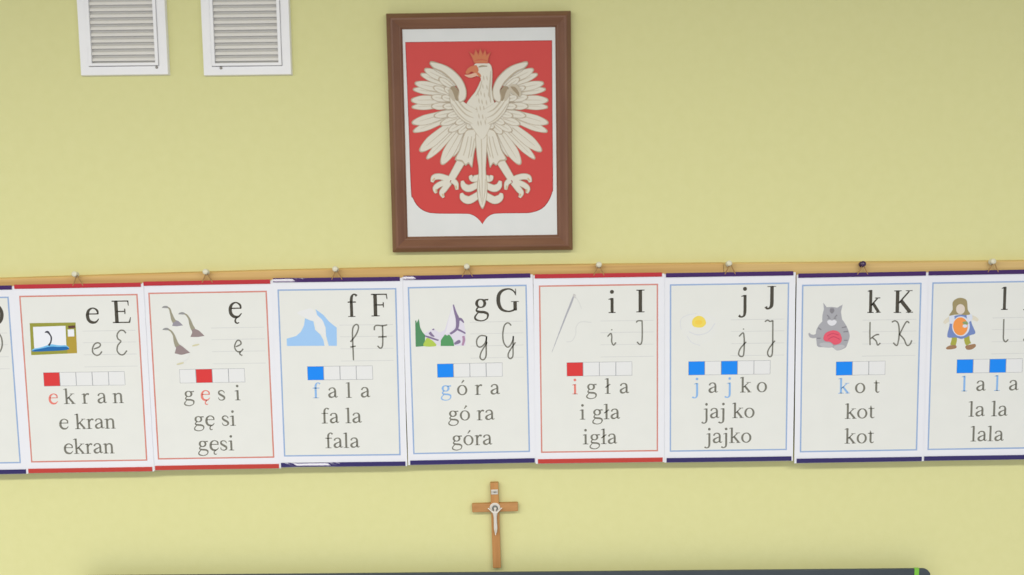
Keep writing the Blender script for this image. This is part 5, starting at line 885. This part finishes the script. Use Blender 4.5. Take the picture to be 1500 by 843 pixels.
# ------------------------------------------------------------------ crucifix
OAK = wood_mat('light brown cross wood', (178, 128, 78), (192, 142, 90), 40)
OAKV = mat('light brown cross wood upright', (180, 128, 76), 0.5, 0.3, noise=((160, 60, 12), (196, 144, 88), 4))
SILVER = mat('silvery cast metal', (220, 214, 204), 0.45, 0.5, metal=0.2)
cr = empty('crucifix', (-0.0490, 0.0, ZC - 0.3709), (0, math.radians(-0.75), 0))
tag(cr, 'small light wooden crucifix with a silvery figure and round medal', 'crucifix')
box('upright', -0.0068, 0.0068, -0.0105, -0.0005, -0.1055, 0.0430, OAKV, cr, 0.0012)
box('crossbar', -0.0385, 0.0385, -0.0100, -0.0010, -0.0072, 0.0072, OAK, cr, 0.0012)
md = lathe('medal', [(0.0088, 0.0), (0.0092, 0.0006), (0.0090, 0.0012), (0.0080, 0.0013), (0.0060, 0.0010), (0.0020, 0.0010)], SILVER, cr, 28); md.location = (0, -0.0105, 0)
mf = lathe('medal_face', [(0.0050, 0.0), (0.0050, 0.0004), (0.0030, 0.0006)], mat('dark grey enamel', (120, 122, 118), 0.4, 0.4), cr, 24); mf.location = (0, -0.0114, 0)
box('title_plate', -0.0058, 0.0058, -0.0118, -0.0104, 0.0235, 0.0320, mat('pale metal plate', (214, 210, 200), 0.4, 0.4, 0.3), cr, 0.0006)
fl = Flat()
for k, ch in enumerate((0, 1, 2, 0)):
    x = -4.0 + k * 2.7
    fl.ribbon([(x, -1.4, 0.5), (x, 1.4, 0.5)], 0.0, INK)
    if ch == 1: fl.ribbon([(x, 1.4, 0.5), (x + 1.4, -1.4, 0.5)], 0.0, INK); fl.ribbon([(x + 1.4, -1.4, 0.5), (x + 1.4, 1.4, 0.5)], 0.0, INK)
    if ch == 2: fl.ribbon([(x, 1.2, 0.5), (x + 1.1, 1.0, 0.5), (x + 1.1, 0.3, 0.5), (x, 0.0, 0.5), (x + 1.3, -1.4, 0.5)], 0.0, INK)
lo = fl.obj('plate_lettering', cr); lo.location = (0, -0.01195, 0.02775)
# the cast figure: one skinned surface
def corpus():
    V = [(0, 0, -0.022), (0, 0, -0.014), (0, 0, -0.006), (0, -0.0006, -0.0015), (0.0005, -0.0012, 0.0030), (0.0006, -0.0012, 0.0058),
         (-0.0052, 0, -0.0020), (-0.0085, 0, 0.0012), (-0.0120, 0.0004, 0.0040), (0.0052, 0, -0.0020), (0.0085, 0, 0.0012), (0.0120, 0.0004, 0.0040),
         (-0.0012, 0, -0.0225), (-0.0013, -0.0016, -0.0320), (-0.0004, 0, -0.0400), (0.0012, 0, -0.0225), (0.0015, -0.0016, -0.0320), (0.0006, 0, -0.0400), (0.0, -0.0018, -0.0430)]
    Ed = [(0, 1), (1, 2), (2, 3), (3, 4), (4, 5), (2, 6), (6, 7), (7, 8), (2, 9), (9, 10), (10, 11), (0, 12), (12, 13), (13, 14), (0, 15), (15, 16), (16, 17), (14, 18)]
    Rd = [.0036, .0030, .0036, .0016, .0026, .0022, .0018, .0014, .0011, .0018, .0014, .0011, .0026, .0022, .0016, .0026, .0022, .0016, .0013]
    me = bpy.data.meshes.new('corpus'); me.from_pydata(V, Ed, []); me.materials.append(SILVER)
    o = mesh_obj('corpus', me, cr); o.location = (0, -0.0140, -0.0030)
    sk = o.modifiers.new('skin', 'SKIN'); sk.use_smooth_shade = True
    for d, rr in zip(me.skin_vertices[0].data, Rd): d.radius = (rr, rr * 0.8)
    me.skin_vertices[0].data[0].use_root = True
    o.modifiers.new('sub', 'SUBSURF').levels = 1
    return o
corpus()

# ------------------------------------------------------------------ wall-mounted display below (only its top edge shows)
DK = mat('dark blue grey display housing', (62, 70, 76), 0.4, 0.4, noise=((12, 40, 40), (68, 76, 82), 3))
dp = empty('wall_display', (0.0, 0.0, ZC - 0.4748), (0, math.radians(0.31), 0))
tag(dp, 'wide dark wall display with a green stripe, only its top edge in view', 'display')
X0, X1, DH = -0.745, 0.6745, 0.84
def outline(x0, x1, z0, z1, r, seg=6):
    pts = []
    for cx_, cz_, a0 in ((x1 - r, z1 - r, 0), (x0 + r, z1 - r, 90), (x0 + r, z0 + r, 180), (x1 - r, z0 + r, 270)):
        for k in range(seg + 1):
            a = math.radians(a0 + 90 * k / seg); pts.append((cx_ + r * math.cos(a), cz_ + r * math.sin(a)))
    return pts
def loft(name, rings, m, parent):
    n = len(rings[0][1]); verts = [(p[0], y, p[1]) for y, ps in rings for p in ps]; L = len(rings)
    faces = [tuple(range(n)), tuple((L - 1) * n + k for k in reversed(range(n)))]
    for q in range(L - 1): faces += [(q * n + k, q * n + n + k, q * n + n + (k + 1) % n, q * n + (k + 1) % n) for k in range(n)]
    o = build(name, verts, faces, m, parent)
    bm = bmesh.new(); bm.from_mesh(o.data); bmesh.ops.recalc_face_normals(bm, faces=bm.faces); bm.to_mesh(o.data); bm.free()
    return o
def inset(d): return outline(X0 + d, X1 - d, -DH + d, -d, 0.013)
loft('housing', [(-0.035, inset(0.0012)), (-0.0338, inset(0.0)), (-0.0310, inset(0.0)), (-0.0240, inset(0.012)), (-0.0150, inset(0.05))], DK, dp)
loft('wall_mount', [(-0.0152, outline(-0.35, 0.35, -0.60, -0.20, 0.01)), (0.0, outline(-0.35, 0.35, -0.60, -0.20, 0.01))], DK, dp)
loft('screen', [(-0.0356, outline(X0 + 0.035, X1 - 0.035, -DH + 0.05, -0.03, 0.003)), (-0.0348, outline(X0 + 0.035, X1 - 0.035, -DH + 0.05, -0.03, 0.003))], mat('dark screen glass', (18, 22, 30), 0.12, 0.5), dp)
box('green_stripe', 0.6472, 0.6548, -0.0356, -0.0300, -DH - 0.0004, 0.0006, mat('bright green plastic', (122, 190, 66), 0.4, 0.4), dp)
